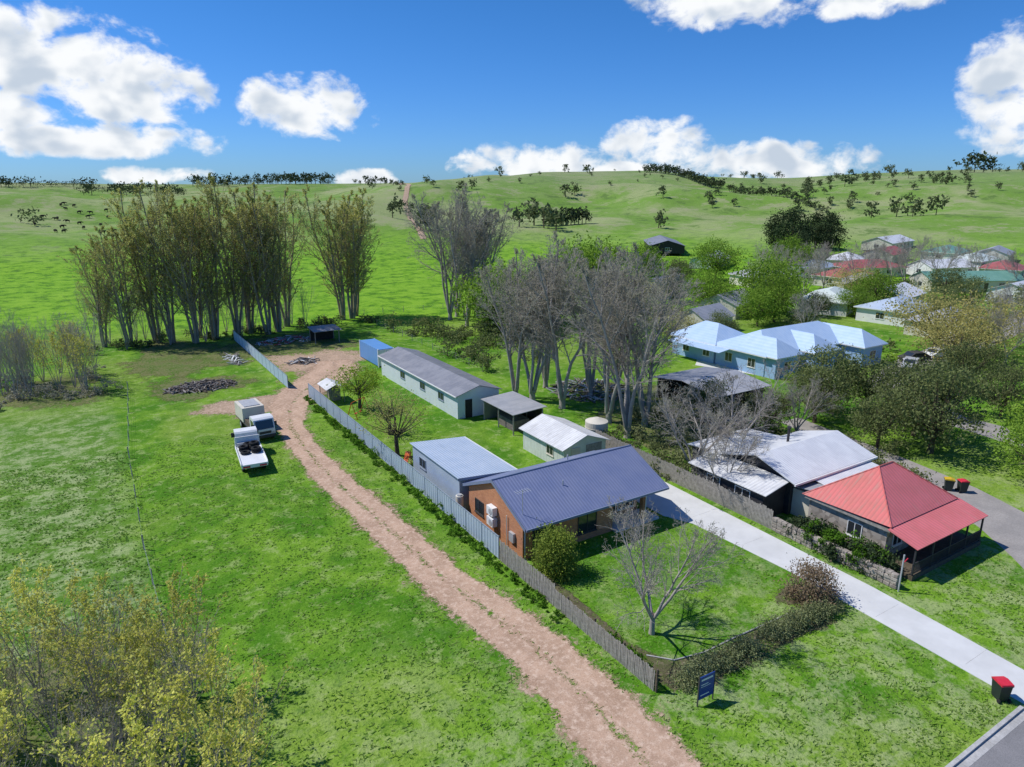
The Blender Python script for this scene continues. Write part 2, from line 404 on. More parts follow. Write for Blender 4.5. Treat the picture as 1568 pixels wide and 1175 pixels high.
def blobpatch(name, x, y, rx, ry, k, z, n=28):
    vs = [(x, y, z)]; uv = [1.2]; fs = []
    rings = ((.5, 1.05), (.8, .7), (1, .35), (1.3, 0))
    for q, mk in rings:
        for i in range(n):
            a = 6.2832*i/n; w = 1+.18*math.sin(3*a+x)+.1*math.sin(5*a+y)
            vs.append((x+rx*q*w*math.cos(a), y+ry*q*w*math.sin(a), z)); uv.append(mk)
    for i in range(n): fs.append((0, 1+i, 1+(i+1) % n))
    for k2 in range(len(rings)-1):
        for i in range(n):
            a = 1+k2*n+i; b2 = 1+k2*n+(i+1) % n; fs.append((a, a+n, b2+n, b2))
    me = bpy.data.meshes.new(name); me.from_pydata(vs, [], fs); me.materials.append(M[k])
    ul = me.uv_layers.new(name='UVMap')
    for lp in me.loops: ul.data[lp.index].uv = (uv[lp.vertex_index], 0)
    o = bpy.data.objects.new(name, me); COL.objects.link(o)
TRK = [(-3.6, -8.5, 2.2), (-3.5, -4, 2.0), (-3.2, 1, 1.8), (-3.1, 5.8, 1.65), (-3.6, 10, 1.6), (-4.3, 15, 1.45), (-4.6, 20, 1.4), (-4.9, 26, 1.35),
      (-5.4, 35, 1.35), (-5.4, 43, 1.2), (-4.9, 51, 1.3), (-3.3, 58, 2.0), (-.5, 63, 2.6), (3.5, 67.5, 3.2), (7, 72, 3.0), (8.5, 78, 2.0)]
strip('dirt_track', TRK, 'track', .012, centre=.55)
blobpatch('dirt_turnaround', -6.5, 61, 6.5, 4.5, 'yard', .008)
blobpatch('dirt_yard', 6.5, 78, 8, 9, 'yard', .006)
blobpatch('rough_grass', 4, 92, 14, 9, 'rut', .005)
blobpatch('rough_grass', -10, 92, 9, 14, 'rut', .004)
blobpatch('rough_grass', -11, 73, 7, 6, 'rut', .005)
blobpatch('rough_grass', 27, 24, 5, 9, 'rut', .0045)
blobpatch('rough_grass', 34, 36, 10, 12, 'rut', .005)
blobpatch('rough_grass', -26, 12, 8, 11, 'rut', .005)
blobpatch('rough_grass', -27, 80, 7, 9, 'rut', .0055)
blobpatch('garden_bed', 14, 1.3, 2.2, 1.8, 'bed', .007)
strip('garden_bed', [(1, 12.9, .6), (1.2, 8, .55), (.8, 4, .7), (1.6, .6, 1.0), (5, .0, .8), (9, .1, .8), (13.8, -.2, .9)], 'bed', .010)
strip('hill_track', [polar(-7.2, 300)+(1.3,), polar(-8, 360)+(1.5,), polar(-8.6, 430)+(1.5,), polar(-8.2, 500)+(1.6,), polar(-8.9, 600)+(1.7,), polar(-8.6, 700)+(1.7,)], 'yard', .25)

def flat(name, pts, k, z0, z1):
    mb = MB(); n = len(pts)
    mb.poly([(x, y, z1) for x, y in pts], k)
    for i in range(n):
        a, b2 = pts[i], pts[(i+1) % n]; mb.poly([(a[0], a[1], z0), (b2[0], b2[1], z0), (b2[0], b2[1], z1), (a[0], a[1], z1)], k)
    return mb.obj(name)
flat('concrete_driveway', [(14.9, -10.15), (17.6, -10.15), (18.1, -5), (18.5, 0), (18.7, 9), (18.9, 19.2), (14.2, 19.2), (14.2, 14.4), (15.2, 12.2), (15.6, 4), (15.3, -3)], 'conc', -.05, .03)
mb = MB()
for y in (-7, -2, 3, 8, 13): mb.box(15.6, 18.0, y-.008, y+.008, .031, .034, 'kerb')
mb.obj('driveway_joints')
flat('street', [(-90, -10.5), (120, -10.5), (120, -18), (-90, -18)], 'asph', -.05, .012)
mb = MB()
for a, b2 in ((-90, 14.5), (18.2, 23), (31, 120)):
    x = a
    while x < b2:
        e = min(x+2.4, b2); mb.box(x, e-.015, -10.2, -10.02, -.05, .13, 'kerb'); mb.box(x, e-.015, -10.55, -10.2, -.05, .02, 'kerb'); x = e
mb.obj('kerb')
flat('lane', [(29.6, -10.3), (24, -10.3), (27, -6.5), (30.3, -3), (33, .3), (36, 5), (38, 12), (41, 24), (44, 24), (42, 11), (40.5, 4), (38, -2), (34, -7)], 'lane', -.05, .02)
flat('village_road', [(52, -10.3), (60, -10.3), (60, 14), (66, 24), (80, 27), (140, 36), (140, 42), (78, 33), (62, 28), (56, 16)], 'lane', -.05, .02)
flat('concrete_path', [(52, 47), (56, 36), (62, 31), (64, 33), (58, 38), (54.5, 49)], 'conc', -.05, .03)
flat('car_park', [(150, 150), (185, 185), (205, 168), (168, 132)], 'lane', -.3, .03)
mb = MB()
mb.tube([Vector(p) for p in ((1.6, 2.6, .04), (2.6, 1.5, .04), (4.5, 1.1, .04), (7, 1.1, .04), (9.2, 1.0, .04), (11.5, .95, .04))], [.045]*6, 6, 'kerb', True)
mb.obj('garden_edging')

# ------------------------------------------------------------------ buildings
def window(mb, axis, pos, a, b2, z0, z1, out, fr='white', mull=1):
    """framed window on wall plane; axis 'x': plane x=pos spans y; out=+-1 outward"""
    def B(t0, t1, u0, u1, zz0, zz1, k):
        lo, hi = sorted((pos+out*t0, pos+out*t1))
        if axis == 'x': mb.box(lo, hi, u0, u1, zz0, zz1, k)
        else: mb.box(u0, u1, lo, hi, zz0, zz1, k)
    w = .06
    B(-.04, .012, a+w, b2-w, z0+w, z1-w, 'glass')
    B(-.02, .05, a, b2, z0, z0+w, fr); B(-.02, .05, a, b2, z1-w, z1, fr)
    B(-.02, .049, a, a+w, z0+w, z1-w, fr); B(-.02, .049, b2-w, b2, z0+w, z1-w, fr)
    for i in range(mull):
        c = a+(b2-a)*(i+1)/(mull+1); B(-.02, .045, c-.025, c+.025, z0+w, z1-w, fr)
    B(0, .09, a-.05, b2+.05, z0-.07, z0-.002, fr)
def slab(mb, p, t, k):
    """roof sheet from 4 corner points, thickness t downward"""
    q = [(x, y, z-t) for x, y, z in p]
    mb.poly(p, k); mb.poly(list(reversed(q)), k)
    for i in range(4):
        j = (i+1) % 4; mb.poly([q[i], q[j], p[j], p[i]], k)
def gable(mb, x0, x1, y0, y1, ze, zr, ridge_axis, k, t=.1):
    if ridge_axis == 'x':
        ym = (y0+y1)/2
        slab(mb, [(x0, y0, ze), (x1, y0, ze), (x1, ym, zr), (x0, ym, zr)], t, k)
        slab(mb, [(x0, ym, zr), (x1, ym, zr), (x1, y1, ze), (x0, y1, ze)], t, k)
    else:
        xm = (x0+x1)/2
        slab(mb, [(x0, y1, ze), (x0, y0, ze), (xm, y0, zr), (xm, y1, zr)], t, k)
        slab(mb, [(xm, y1, zr), (xm, y0, zr), (x1, y0, ze), (x1, y1, ze)], t, k)
def hip(mb, x0, x1, y0, y1, ze, zr, rx0, rx1, ry0, ry1, k):
    """hip roof, ridge from (rx0,ry0) to (rx1,ry1) at zr"""
    A, B2, C, D = (x0, y0, ze), (x1, y0, ze), (x1, y1, ze), (x0, y1, ze)
    P, Q = (rx0, ry0, zr), (rx1, ry1, zr)
    if abs(ry1-ry0) < 1e-6:
        mb.poly([A, B2, Q, P], k); mb.poly([B2, C, Q], k); mb.poly([C, D, P, Q], k); mb.poly([D, A, P], k)
    else:
        mb.poly([A, B2, P], k); mb.poly([B2, C, Q, P], k); mb.poly([C, D, Q], k); mb.poly([D, A, P, Q], k)
    mb.box(x0, x1, y0, y1, ze-.16, ze-.003, 'white')

# --- main brick house
H = empty('brick_house')
w = MB()
w.prism([(14.6, 0), (22.2, 0), (22.2, 2.62), (18.4, 4.42), (14.6, 2.62)], 'x', 1.3, 1.55, 'brick')       # west gable
w.box(1.55, 9.0, 14.6, 14.85, 0, 2.62, 'brick'); w.box(9.0, 9.25, 14.6, 16.4, 0, 2.62, 'brick')
w.box(9.25, 13.0, 16.15, 16.4, 0, 2.62, 'brick'); w.box(1.55, 13.0, 21.95, 22.2, 0, 2.62, 'brick')
w.prism([(16.4, 0), (21.95, 0), (21.95, 2.62), (18.4, 4.42), (16.4, 3.4)], 'x', 12.75, 13.0, 'brick')
w.box(12.2, 12.55, 14.6, 14.95, 0, 2.6, 'brick')
w.obj('walls', H)
rf = MB()
slab(rf, [(1.12, 13.95, 2.66), (14.1, 13.95, 2.66), (14.1, 18.4, 4.6), (1.12, 18.4, 4.6)], .07, 'roof_blue')
slab(rf, [(1.12, 18.4, 4.6), (14.1, 18.4, 4.6), (14.1, 22.8, 2.66), (1.12, 22.8, 2.66)], .07, 'roof_blue')
rf.obj('roof', H)
tr = MB()
tr.tube([Vector((1.1, 18.4, 4.6)), Vector((14.12, 18.4, 4.6))], [.07, .07], 8, 'trim_blue', True)
tr.box(1.12, 14.1, 13.82, 13.94, 2.5, 2.655, 'trim_blue'); tr.box(1.12, 14.1, 22.81, 22.93, 2.5, 2.655, 'trim_blue')
for yA, yB in ((13.95, 18.4), (22.8, 18.4)):
    for xx in (1.06, 14.105):
        tr.poly([(xx, yA, 2.44), (xx, yB, 4.38), (xx, yB, 4.62), (xx, yA, 2.68)], 'trim_blue')
        tr.poly([(xx+.05, yA, 2.44), (xx+.05, yB, 4.38), (xx+.05, yB, 4.62), (xx+.05, yA, 2.68)], 'trim_blue')
tr.box(9.25, 14.0, 13.95, 16.15, 2.46, 2.5, 'cream'); tr.box(1.3, 9.25, 13.95, 14.6, 2.46, 2.5, 'cream')
for c in ((1.45, 14.55), (12.4, 14.5)): tr.cyl((c[0], c[1], 0), (c[0], c[1], 2.5), .04, 'white', 8)
tr.box(9.3, 13.6, 14.2, 16.1, -.05, .16, 'conc')
tr.obj('trim', H)
wi = MB()
window(wi, 'y', 14.6, 2.1, 3.9, .4, 2.25, -1, 'chassis', 1)
window(wi, 'y', 14.6, 6.0, 7.7, .6, 2.25, -1, 'chassis', 1)
window(wi, 'y', 16.15, 11.0, 12.6, .6, 2.2, -1, 'white', 1)
wi.box(9.8, 10.75, 16.08, 16.149, .16, 2.2, 'timber_d'); wi.box(9.75, 9.8, 16.06, 16.149, .16, 2.25, 'white'); wi.box(10.75, 10.8, 16.06, 16.149, .16, 2.25, 'white')
window(wi, 'x', 1.3, 19.9, 21.2, 1.0, 2.1, -1, 'chassis', 1)
wi.obj('windows', H)
ac = MB()
for z in (1.95, 1.1):
    ac.box(.85, 1.26, 17.9, 18.75, z, z+.65, 'white'); ac.cyl((.83, 18.2, z+.33), (.852, 18.2, z+.33), .24, 'alloy', 18)
    ac.box(.85, 1.29, 17.95, 18.0, z-.05, z-.003, 'chassis'); ac.box(.85, 1.29, 18.6, 18.65, z-.05, z-.003, 'chassis')
ac.box(1.1, 1.295, 15.5, 16.1, .9, 1.6, 'alloy'); ac.cyl((1.2, 16.5, 0), (1.2, 16.5, 2.6), .04, 'cream', 8)
ac.obj('air_conditioners', H, bevel=.02)
an = MB()
an.cyl((1.6, 15.1, 2.8), (1.6, 15.1, 5.0), .025, 'alloy', 6); an.cyl((1.0, 15.1, 4.9), (2.3, 15.1, 4.9), .015, 'alloy', 5)
for i in range(6): an.cyl((1.1+i*.2, 14.8, 4.9), (1.1+i*.2, 15.4, 4.9), .01, 'alloy', 4)
an.cyl((9, 20, 3.7), (9, 20, 4.3), .06, 'alloy', 8); an.cyl((6, 16.5, 3.8), (6, 16.5, 4.15), .05, 'alloy', 8)
an.obj('antenna', H)

# --- blue-grey skillion garage
G = empty('steel_garage')
w = MB(); w.prism([(1.0, 0), (6.0, 0), (6.0, 2.5), (1.0, 2.95)], 'y', 23.2, 32.0, 'wall_blue'); w.obj('walls', G)
w = MB(); slab(w, [(.8, 23.0, 3.06), (6.2, 23.0, 2.58), (6.2, 32.2, 2.58), (.8, 32.2, 3.06)], .06, 'roof_lblue')
w.box(6.2, 6.32, 23, 32.2, 2.44, 2.57, 'white'); w.poly([(.8, 22.985, 2.86), (6.2, 22.985, 2.38), (6.2, 22.985, 2.58), (.8, 22.985, 3.06)], 'fence_p')
w.obj('roof', G)
w = MB(); window(w, 'x', 1.0, 29.3, 30.6, 1.4, 2.3, -1, 'fence_p', 1)
w.box(3.0, 3.9, 23.14, 23.198, 0, 2.05, 'white'); w.obj('window', G)
wt = MB(); wt.cyl((.75, 22.75, 0), (.75, 22.75, 1.75), .3, 'cream', 18); wt.cyl((.75, 22.75, 1.75), (.75, 22.75, 1.85), .2, 'alloy', 18); wt.obj('water_heater')

# --- fibro gabled shed
G = empty('gabled_shed')
w = MB(); w.prism([(12.8, 0), (17.6, 0), (17.6, 2.15), (15.2, 3.0), (12.8, 2.15)], 'y', 25.6, 32.3, 'wall_pale'); w.obj('walls', G)
w = MB(); gable(w, 12.45, 17.95, 25.3, 32.6, 2.12, 3.12, 'y', 'roof_fibro', .06); w.obj('roof', G)
w = MB(); window(w, 'x', 12.8, 27.2, 28.3, .9, 1.8, -1, 'cream', 1); w.box(13.6, 14.6, 25.54, 25.598, 0, 2.0, 'cream')
w.box(15.3, 17.1, 25.55, 25.598, 0, 2.05, 'timber'); w.obj('doors', G)

# --- long shed
G = empty('long_shed')
w = MB(); w.prism([(11.5, 0), (16.8, 0), (16.8, 2.7), (14.15, 3.45), (11.5, 2.7)], 'y', 43.6, 66.0, 'wall_lt'); w.obj('walls', G)
w = MB(); gable(w, 11.2, 17.1, 43.3, 66.3, 2.72, 3.6, 'y', 'roof_dark', .07); w.box(11.1, 11.2, 43.3, 66.3, 2.6, 2.7, 'white')
w.obj('roof', G)
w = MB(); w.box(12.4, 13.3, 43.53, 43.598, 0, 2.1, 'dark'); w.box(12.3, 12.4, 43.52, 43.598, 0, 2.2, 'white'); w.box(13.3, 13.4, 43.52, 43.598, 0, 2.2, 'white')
for y in (47, 52, 58): window(w, 'x', 11.5, y, y+1.4, 1.2, 2.1, -1, 'fence_p', 1)
w.obj('doors', G)
# open lean-to and container
G = empty('open_lean_to')
w = MB()
for x in (14, 17.6):
    for y in (36, 39, 42): w.cyl((x, y, 0), (x, y, 2.3), .07, 'timber', 8)
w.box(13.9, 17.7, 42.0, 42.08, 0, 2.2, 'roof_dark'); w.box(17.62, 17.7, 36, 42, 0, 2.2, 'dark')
slab(w, [(13.7, 35.6, 2.35), (17.9, 35.6, 2.6), (17.9, 42.3, 2.6), (13.7, 42.3, 2.35)], .06, 'roof_grey')
w.box(14.6, 16.6, 37, 40, 0, 1.1, 'debris'); w.obj('frame', G)
cont = MB(); cont.box(12.6, 15.0, 70, 77.5, .15, 2.6, 'bluecont')
for x in (12.55, 14.9):
    for y in (69.95, 77.4): cont.box(x, x+.15, y, y+.15, 0, 2.65, 'white')
cont.box(12.6, 15.0, 69.9, 69.98, .2, 2.5, 'white'); cont.cyl((13.8, 69.86, .3), (13.8, 69.86, 2.4), .03, 'alloy', 6)
cont.obj('shipping_container')
G = MB()
for x in (9.5, 13.5):
    for y in (90, 93): G.cyl((x, y, 0), (x, y, 2.1), .07, 'timber', 8)
slab(G, [(9.2, 89.6, 2.1), (13.9, 89.6, 2.1), (13.9, 93.4, 2.4), (9.2, 93.4, 2.4)], .06, 'roof_dark'); G.box(9.5, 13.5, 93.0, 93.06, 0, 2.1, 'dark'); G.obj('open_shelter')
# aviary
G = MB()
for x in (1.0, 3.0):
    for y in (56.5, 59.5): G.cyl((x, y, 0), (x, y, 1.9), .05, 'timber', 6)
gable(G, .8, 3.2, 56.2, 59.8, 1.85, 2.4, 'y', 'roof_fibro', .04)
for i in range(9): G.cyl((1, 56.5+i*.37, .0), (1, 56.5+i*.37, 1.85), .015, 'timber_d', 4)
G.box(1.9, 2.9, 57.6, 59.4, 0, 1.5, 'timber'); G.obj('chicken_coop')
# tank
G = MB(); G.cyl((20.3, 30.3, 0), (20.3, 30.3, 2.1), 1.15, 'cream', 28); G.tube([Vector((20.3, 30.3, 2.1)), Vector((20.3, 30.3, 2.45))], [1.15, .25], 28, 'cream', True)
for z in (.5, 1, 1.5): G.torus((20.3, 30.3, z), 1.16, .03, 'cream', 28, 6)
G.obj('rainwater_tank')

# --- black house with white roof
G = empty('black_house')
w = MB(); w.prism([(9.4, 0), (15.4, 0), (15.4, 3.0), (12.4, 4.0), (9.4, 3.0)], 'x', 22.6, 32.2, 'black')
w.box(20.0, 22.6, 9.8, 16.5, 0, 2.4, 'black'); w.box(22.6, 30, 15.4, 19.5, 0, 2.5, 'black'); w.obj('walls', G)
w = MB(); gable(w, 22.0, 32.8, 8.7, 16.1, 3.0, 4.15, 'x', 'roof_white', .08)
slab(w, [(19.6, 9.3, 2.35), (22.4, 9.3, 2.95), (22.4, 17.2, 2.95), (19.6, 17.2, 2.35)], .06, 'roof_fibro')
slab(w, [(22.4, 16.0, 2.95), (30.3, 16.0, 2.95), (30.3, 20, 2.55), (22.4, 20, 2.55)], .06, 'roof_white')
slab(w, [(24.5, 6.4, 2.5), (31.8, 6.4, 2.5), (31.8, 9.2, 2.85), (24.5, 9.2, 2.85)], .05, 'roof_white')
w.box(22, 32.8, 8.55, 8.68, 2.82, 2.98, 'white'); w.obj('roof', G)
w = MB(); window(w, 'y', 9.4, 25, 26.6, .9, 2.1, -1, 'white', 1); window(w, 'x', 20.0, 11, 12.5, .9, 2.0, -1, 'white', 1); window(w, 'x', 20.0, 14, 15.4, .9, 2.0, -1, 'white', 1)
for x in (24.7, 28, 31.6): w.cyl((x, 6.6, 0), (x, 6.6, 2.45), .06, 'black', 8)
w.box(28, 28.9, 9.33, 9.398, 0, 2.1, 'cream'); w.obj('windows', G)
w = MB(); w.cyl((27.5, 13.5, 3.6), (27.5, 13.5, 5.0), .11, 'black', 12); w.cyl((27.5, 13.5, 5.0), (27.5, 13.5, 5.15), .18, 'black', 12); w.obj('flue', G)

# --- red-roofed stone cottage
G = empty('stone_cottage')
w = MB(); w.box(21.9, 29.6, 1.3, 7.2, 0, 2.6, 'stone'); w.box(23, 29, 7.2, 10, 0, 2.2, 'cream'); w.obj('walls', G)
w = MB()
x0, x1, y0, y1, ze, zr = 21.5, 30.0, .9, 7.6, 2.95, 5.3
A, B2, C, D = (x0, y0, ze), (x1, y0, ze), (x1, y1, ze-.2), (x0, y1, ze-.2); P, Q = (25.2, 4.3, zr), (26.9, 4.3, zr)
w.poly([A, B2, Q, P], 'roof_redv'); w.poly([B2, C, Q], 'roof_red'); w.poly([C, D, P, Q], 'roof_red'); w.poly([D, A, P], 'roof_red')
for a, b3 in ((A, P), (B2, Q), (C, Q), (D, P), (P, Q)): w.tube([Vector(a), Vector(b3)], [.06, .06], 6, 'roof_red', True)
w.box(x0+.1, x1-.1, y0+.1, y1-.1, 2.5, 2.74, 'timber')
slab(w, [(21.2, -1.1, 2.35), (30.3, -1.1, 2.35), (30.3, .95, 2.9), (21.2, .95, 2.9)], .05, 'roof_redv')
slab(w, [(22.8, 7.3, 2.72), (29.3, 7.3, 2.72), (29.3, 10.2, 2.3), (22.8, 10.2, 2.3)], .05, 'roof_grey'); w.obj('roof', G)
w = MB()
for x in (21.4, 23.6, 25.8, 28, 30.1): w.box(x-.05, x+.05, -.95, -.85, .1, 2.36, 'black')
w.box(21.3, 30.2, -1.0, 1.3, -.05, .35, 'timber_d'); w.box(21.3, 30.2, -.94, -.88, 1.15, 1.22, 'black'); w.box(21.3, 30.2, -.94, -.88, .45, .5, 'black')
for i in range(75): w.box(21.36+i*.118, 21.40+i*.118, -.93, -.9, .5, 1.15, 'black')
window(w, 'y', 1.3, 22.7, 23.9, 1, 2.2, -1, 'white', 1); window(w, 'y', 1.3, 27, 28.2, 1, 2.2, -1, 'white', 1); w.box(25, 26, 1.22, 1.298, .36, 2.4, 'timber_d')
window(w, 'x', 21.9, 3, 4.1, 1, 2.1, -1, 'white', 1); w.obj('verandah', G)

# --- blue house (several gabled wings)
G = empty('blue_house')
w = MB(); w.box(55, 76, 37.5, 46, 0, 2.9, 'wall_sky')
for xm, yy in ((57.5, 35.8), (64.5, 35), (73.5, 33.5)): w.box(xm-2.4, xm+2.4, yy, 38, 0, 2.9, 'wall_sky')
w.obj('walls', G)
w = MB(); hip(w, 54.4, 76.6, 36.9, 46.6, 2.95, 5.4, 59, 72, 41.7, 41.7, 'roof_sky')
for xm, yy in ((57.5, 35.3), (64.5, 34.5), (73.5, 33)):
    hip(w, xm-2.9, xm+2.9, yy, 42, 3.0, 5.0, xm, xm, yy+2.6, 41.9, 'roof_sky')
slab(w, [(52.2, 43, 2.6), (54.5, 43, 2.9), (54.5, 53, 2.9), (52.2, 53, 2.6)], .06, 'roof_sky'); hip(w, 54.2, 63, 45.5, 55, 3.0, 5.2, 58.6, 58.6, 49, 51.6, 'roof_sky'); w.obj('roof', G)
w = MB(); w.box(54.8, 62.4, 46.2, 54.5, 0, 2.9, 'wall_sky')
for x, yy in ((56.8, 35.8), (63.8, 35), (72.8, 33.5)): window(w, 'y', yy, x, x+1.5, .9, 2.2, -1, 'white', 1)
window(w, 'y', 37.5, 68, 70, .9, 2.2, -1)
for y in (39, 43): window(w, 'x', 55, y, y+1.3, .9, 2.2, -1)
for y in (47, 51): window(w, 'x', 54.8, y, y+1.3, .9, 2.2, -1)
w.obj('windows', G)

# --- generic village houses
def house(name, x, y, wx, wy, rz, roof, wall, kind='hip', h=2.7, rise=1.9):
    G = empty(name, (x, y, height(x, y)), rz); w = MB(); a, b3 = wx/2, wy/2
    if kind == 'hip':
        w.box(-a, a, -b3, b3, 0, h, wall); w.obj('walls', G)
        w = MB(); o = .5
        if wx > wy: hip(w, -a-o, a+o, -b3-o, b3+o, h+.02, h+rise, -a+b3, a-b3, 0, 0, roof)
        else: hip(w, -a-o, a+o, -b3-o, b3+o, h+.02, h+rise, 0, 0, -b3+a, b3-a, roof)
    else:
        w.prism([(-b3, 0), (b3, 0), (b3, h), (0, h+rise*.93), (-b3, h)], 'x', -a, a, wall); w.obj('walls', G)
        w = MB(); gable(w, -a-.3, a+.3, -b3-.4, b3+.4, h-.05, h+rise, 'x', roof, .08)
    w.obj('roof', G); w = MB(); n = max(2, int(wx/3.5))
    for i in range(n):
        c = -a+wx*(i+.5)/n
        if i == n//2: w.box(c-.5, c+.5, -b3-.05, -b3-.002, 0, 2.1, 'timber_d')
        else: window(w, 'y', -b3, c-.8, c+.8, .9, 2.1, -1)
    window(w, 'x', -a, -.8, .8, .9, 2.1, -1); w.obj('windows', G)
V = [('weatherboard_house', 112, 66, 15, 9, .4, 'roof_pale', 'white', 'hip'), ('weatherboard_house', 128, 62, 13, 9, .2, 'roof_white', 'cream', 'gable'),
     ('weatherboard_house', 112, 52, 13, 9, .1, 'roof_lblue', 'white', 'hip'), ('village_house', 172, 95, 18, 10, -.4, 'roof_maroon', 'cream', 'hip'),
     ('village_house', 187, 82, 15, 9, -.3, 'roof_white', 'white', 'gable'), ('village_house', 168, 66, 24, 9, -.5, 'roof_green', 'cream', 'gable'),
     ('village_house', 158, 50, 12, 9, .1, 'roof_white', 'white', 'gable'), ('village_house', 196, 70, 14, 9, .3, 'roof_maroon', 'cream', 'hip'),
     ('village_house', 215, 95, 15, 10, .2, 'roof_green', 'white', 'hip'), ('village_house', 150, 88, 14, 9, .1, 'roof_maroon', 'cream', 'hip'),
     ('village_house', 140, 76, 13, 9, .6, 'roof_grey', 'cream', 'gable'), ('village_house', 132, 100, 13, 9, -.2, 'roof_grey', 'cream', 'hip'),
     ('village_house', 90, 74, 12, 8, .3, 'roof_grey', 'cream', 'gable'), ('farm_shed', 166, 172, 30, 12, .9, 'roof_dark', 'dark', 'gable'),
     ('farm_shed', 150, 134, 16, 9, .5, 'roof_white', 'wall_pale', 'gable'), ('farm_shed', 72, 64, 9, 6, .2, 'roof_grey', 'cream', 'gable'), ('village_house', 97, 100, 12, 8, .3, 'roof_dark', 'cream', 'gable'),
     ('farm_shed', 225, 120, 22, 10, .2, 'roof_white', 'cream', 'gable'), ('village_house', 106, 40, 12, 8, .1, 'roof_grey', 'cream', 'hip'), ('village_house', 182, 108, 14, 9, .5, 'roof_white', 'cream', 'hip'), ('village_house', 205, 82, 14, 9, .1, 'roof_pale', 'white', 'hip'), ('village_house', 176, 50, 14, 9, .2, 'roof_maroon', 'cream', 'hip'),
     ('village_house', 160, 104, 13, 9, .2, 'roof_lblue', 'white', 'hip'), ('village_house', 222, 84, 15, 9, .3, 'roof_grey', 'cream', 'gable'), ('village_house', 200, 106, 14, 9, .2, 'roof_maroon', 'cream', 'gable')]
for t in V: house(*t)
# tumbledown open shed among the middle trees
G = empty('open_machinery_shed'); w = MB()
for x in (36, 40, 44):
    for y in (29, 33.5, 38): w.cyl((x, y, 0), (x, y, 2.6), .09, 'timber', 8)
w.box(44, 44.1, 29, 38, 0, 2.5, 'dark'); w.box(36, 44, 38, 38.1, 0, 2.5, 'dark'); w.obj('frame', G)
w = MB(); slab(w, [(35.4, 28.3, 2.6), (44.6, 28.3, 2.6), (44.6, 33.6, 3.3), (35.4, 33.6, 3.3)], .06, 'roof_grey')
slab(w, [(35.4, 33.6, 3.3), (44.6, 33.6, 3.3), (44.6, 38.6, 2.6), (35.4, 38.6, 2.6)], .06, 'roof_dark'); w.obj('roof', G)

# ------------------------------------------------------------------ fences
def sheetfence(name, x, y0, y1, h, k, bay=2.37):
    mb = MB(); y = y0; n = max(1, round((y1-y0)/bay)); bay = (y1-y0)/n
    for i in range(n+1): mb.box(x-.035, x+.035, y0+i*bay-.03, y0+i*bay+.03, 0, h+.03, 'fence_p')
    for i in range(n):
        a = y0+i*bay+.03; b3 = a+bay-.06
        mb.box(x-.03, x+.03, a, b3, h-.06, h, 'fence_p'); mb.box(x-.03, x+.03, a, b3, .04, .1, 'fence_p')
        m2 = 24; prev = None
        for j in range(m2+1):
            yy = a+(b3-a)*j/m2; off = (-.02, -.02, .018, .018)[j % 4]
            if prev: mb.poly([(prev[1]+x, prev[0], .1), (off+x, yy, .1), (off+x, yy, h-.06), (prev[1]+x, prev[0], h-.06)], k)
            prev = (yy, off)
    return mb.obj(name)
sheetfence('steel_panel_fence', 0, 15.6, 60.8, 1.75, 'fence')
sheetfence('steel_panel_fence', -1.2, 66, 100.6, 1.7, 'fence_l')
mb = MB(); y = 15.4
while y > .3:
    h = (1.55 if y > 9 else 1.25) + rng.uniform(-.06, .06)
    mb.obox((rng.uniform(-.01, .01), y, h/2), .02, .085, h, rng.uniform(-.06, .06), 'timber', rng.uniform(-.02, .02)); y -= .112
for z in (.35, 1.0): mb.box(.02, .07, .2, 15.5, z, z+.07, 'timber_d')
for i in range(7): mb.box(.03, .13, .2+i*2.5, .3+i*2.5, 0, 1.35, 'timber_d')
mb.obj('timber_paling_fence')
mb = MB(); y = 8.5
while y < 30:
    h = 1.6+rng.uniform(-.08, .08); mb.obox((19.5, y, h/2), .02, .1, h, rng.uniform(-.06, .06), 'timber'); y += .125
for z in (.35, 1.2): mb.box(19.52, 19.57, 8.5, 30, z, z+.07, 'timber_d')
mb.obj('timber_paling_fence')
mb = MB()
y = -.8
while y < 8.4:
    for r_ in range(4):
        mb.obox((19.6+rng.uniform(-.05, .05), y, .14+r_*.26), rng.uniform(.32, .42), .42, .25, rng.uniform(-.15, .15), 'stone')
    y += .43
mb.obj('dry_stone_wall', bevel=.04)
def wirefence(name, pts, gap=4., h=1.15):
    mb = MB()
    for a, b3 in zip(pts, pts[1:]):
        Ld = math.hypot(b3[0]-a[0], b3[1]-a[1]); n = max(1, int(Ld/gap))
        for i in range(n+1):
            x, y = a[0]+(b3[0]-a[0])*i/n, a[1]+(b3[1]-a[1])*i/n; z = height(x, y)
            mb.cyl((x, y, z-.05), (x+rng.uniform(-.04, .04), y, z+h), .045, 'timber', 6)
        for z in (.4, .75, 1.05): mb.cyl((a[0], a[1], z+height(*a)), (b3[0], b3[1], z+height(*b3)), .006, 'alloy', 3)
    mb.obj(name)
wirefence('post_and_wire_fence', [(-18.6, 76), (-20.2, 50), (-20.6, 30), (-20.4, 14), (-19.5, -8)], 5.)
wirefence('post_and_wire_fence', [(-60, 112), (-20, 108), (30, 112), (60, 108)])
wirefence('post_and_wire_fence', [(24, 60), (24, 100)])

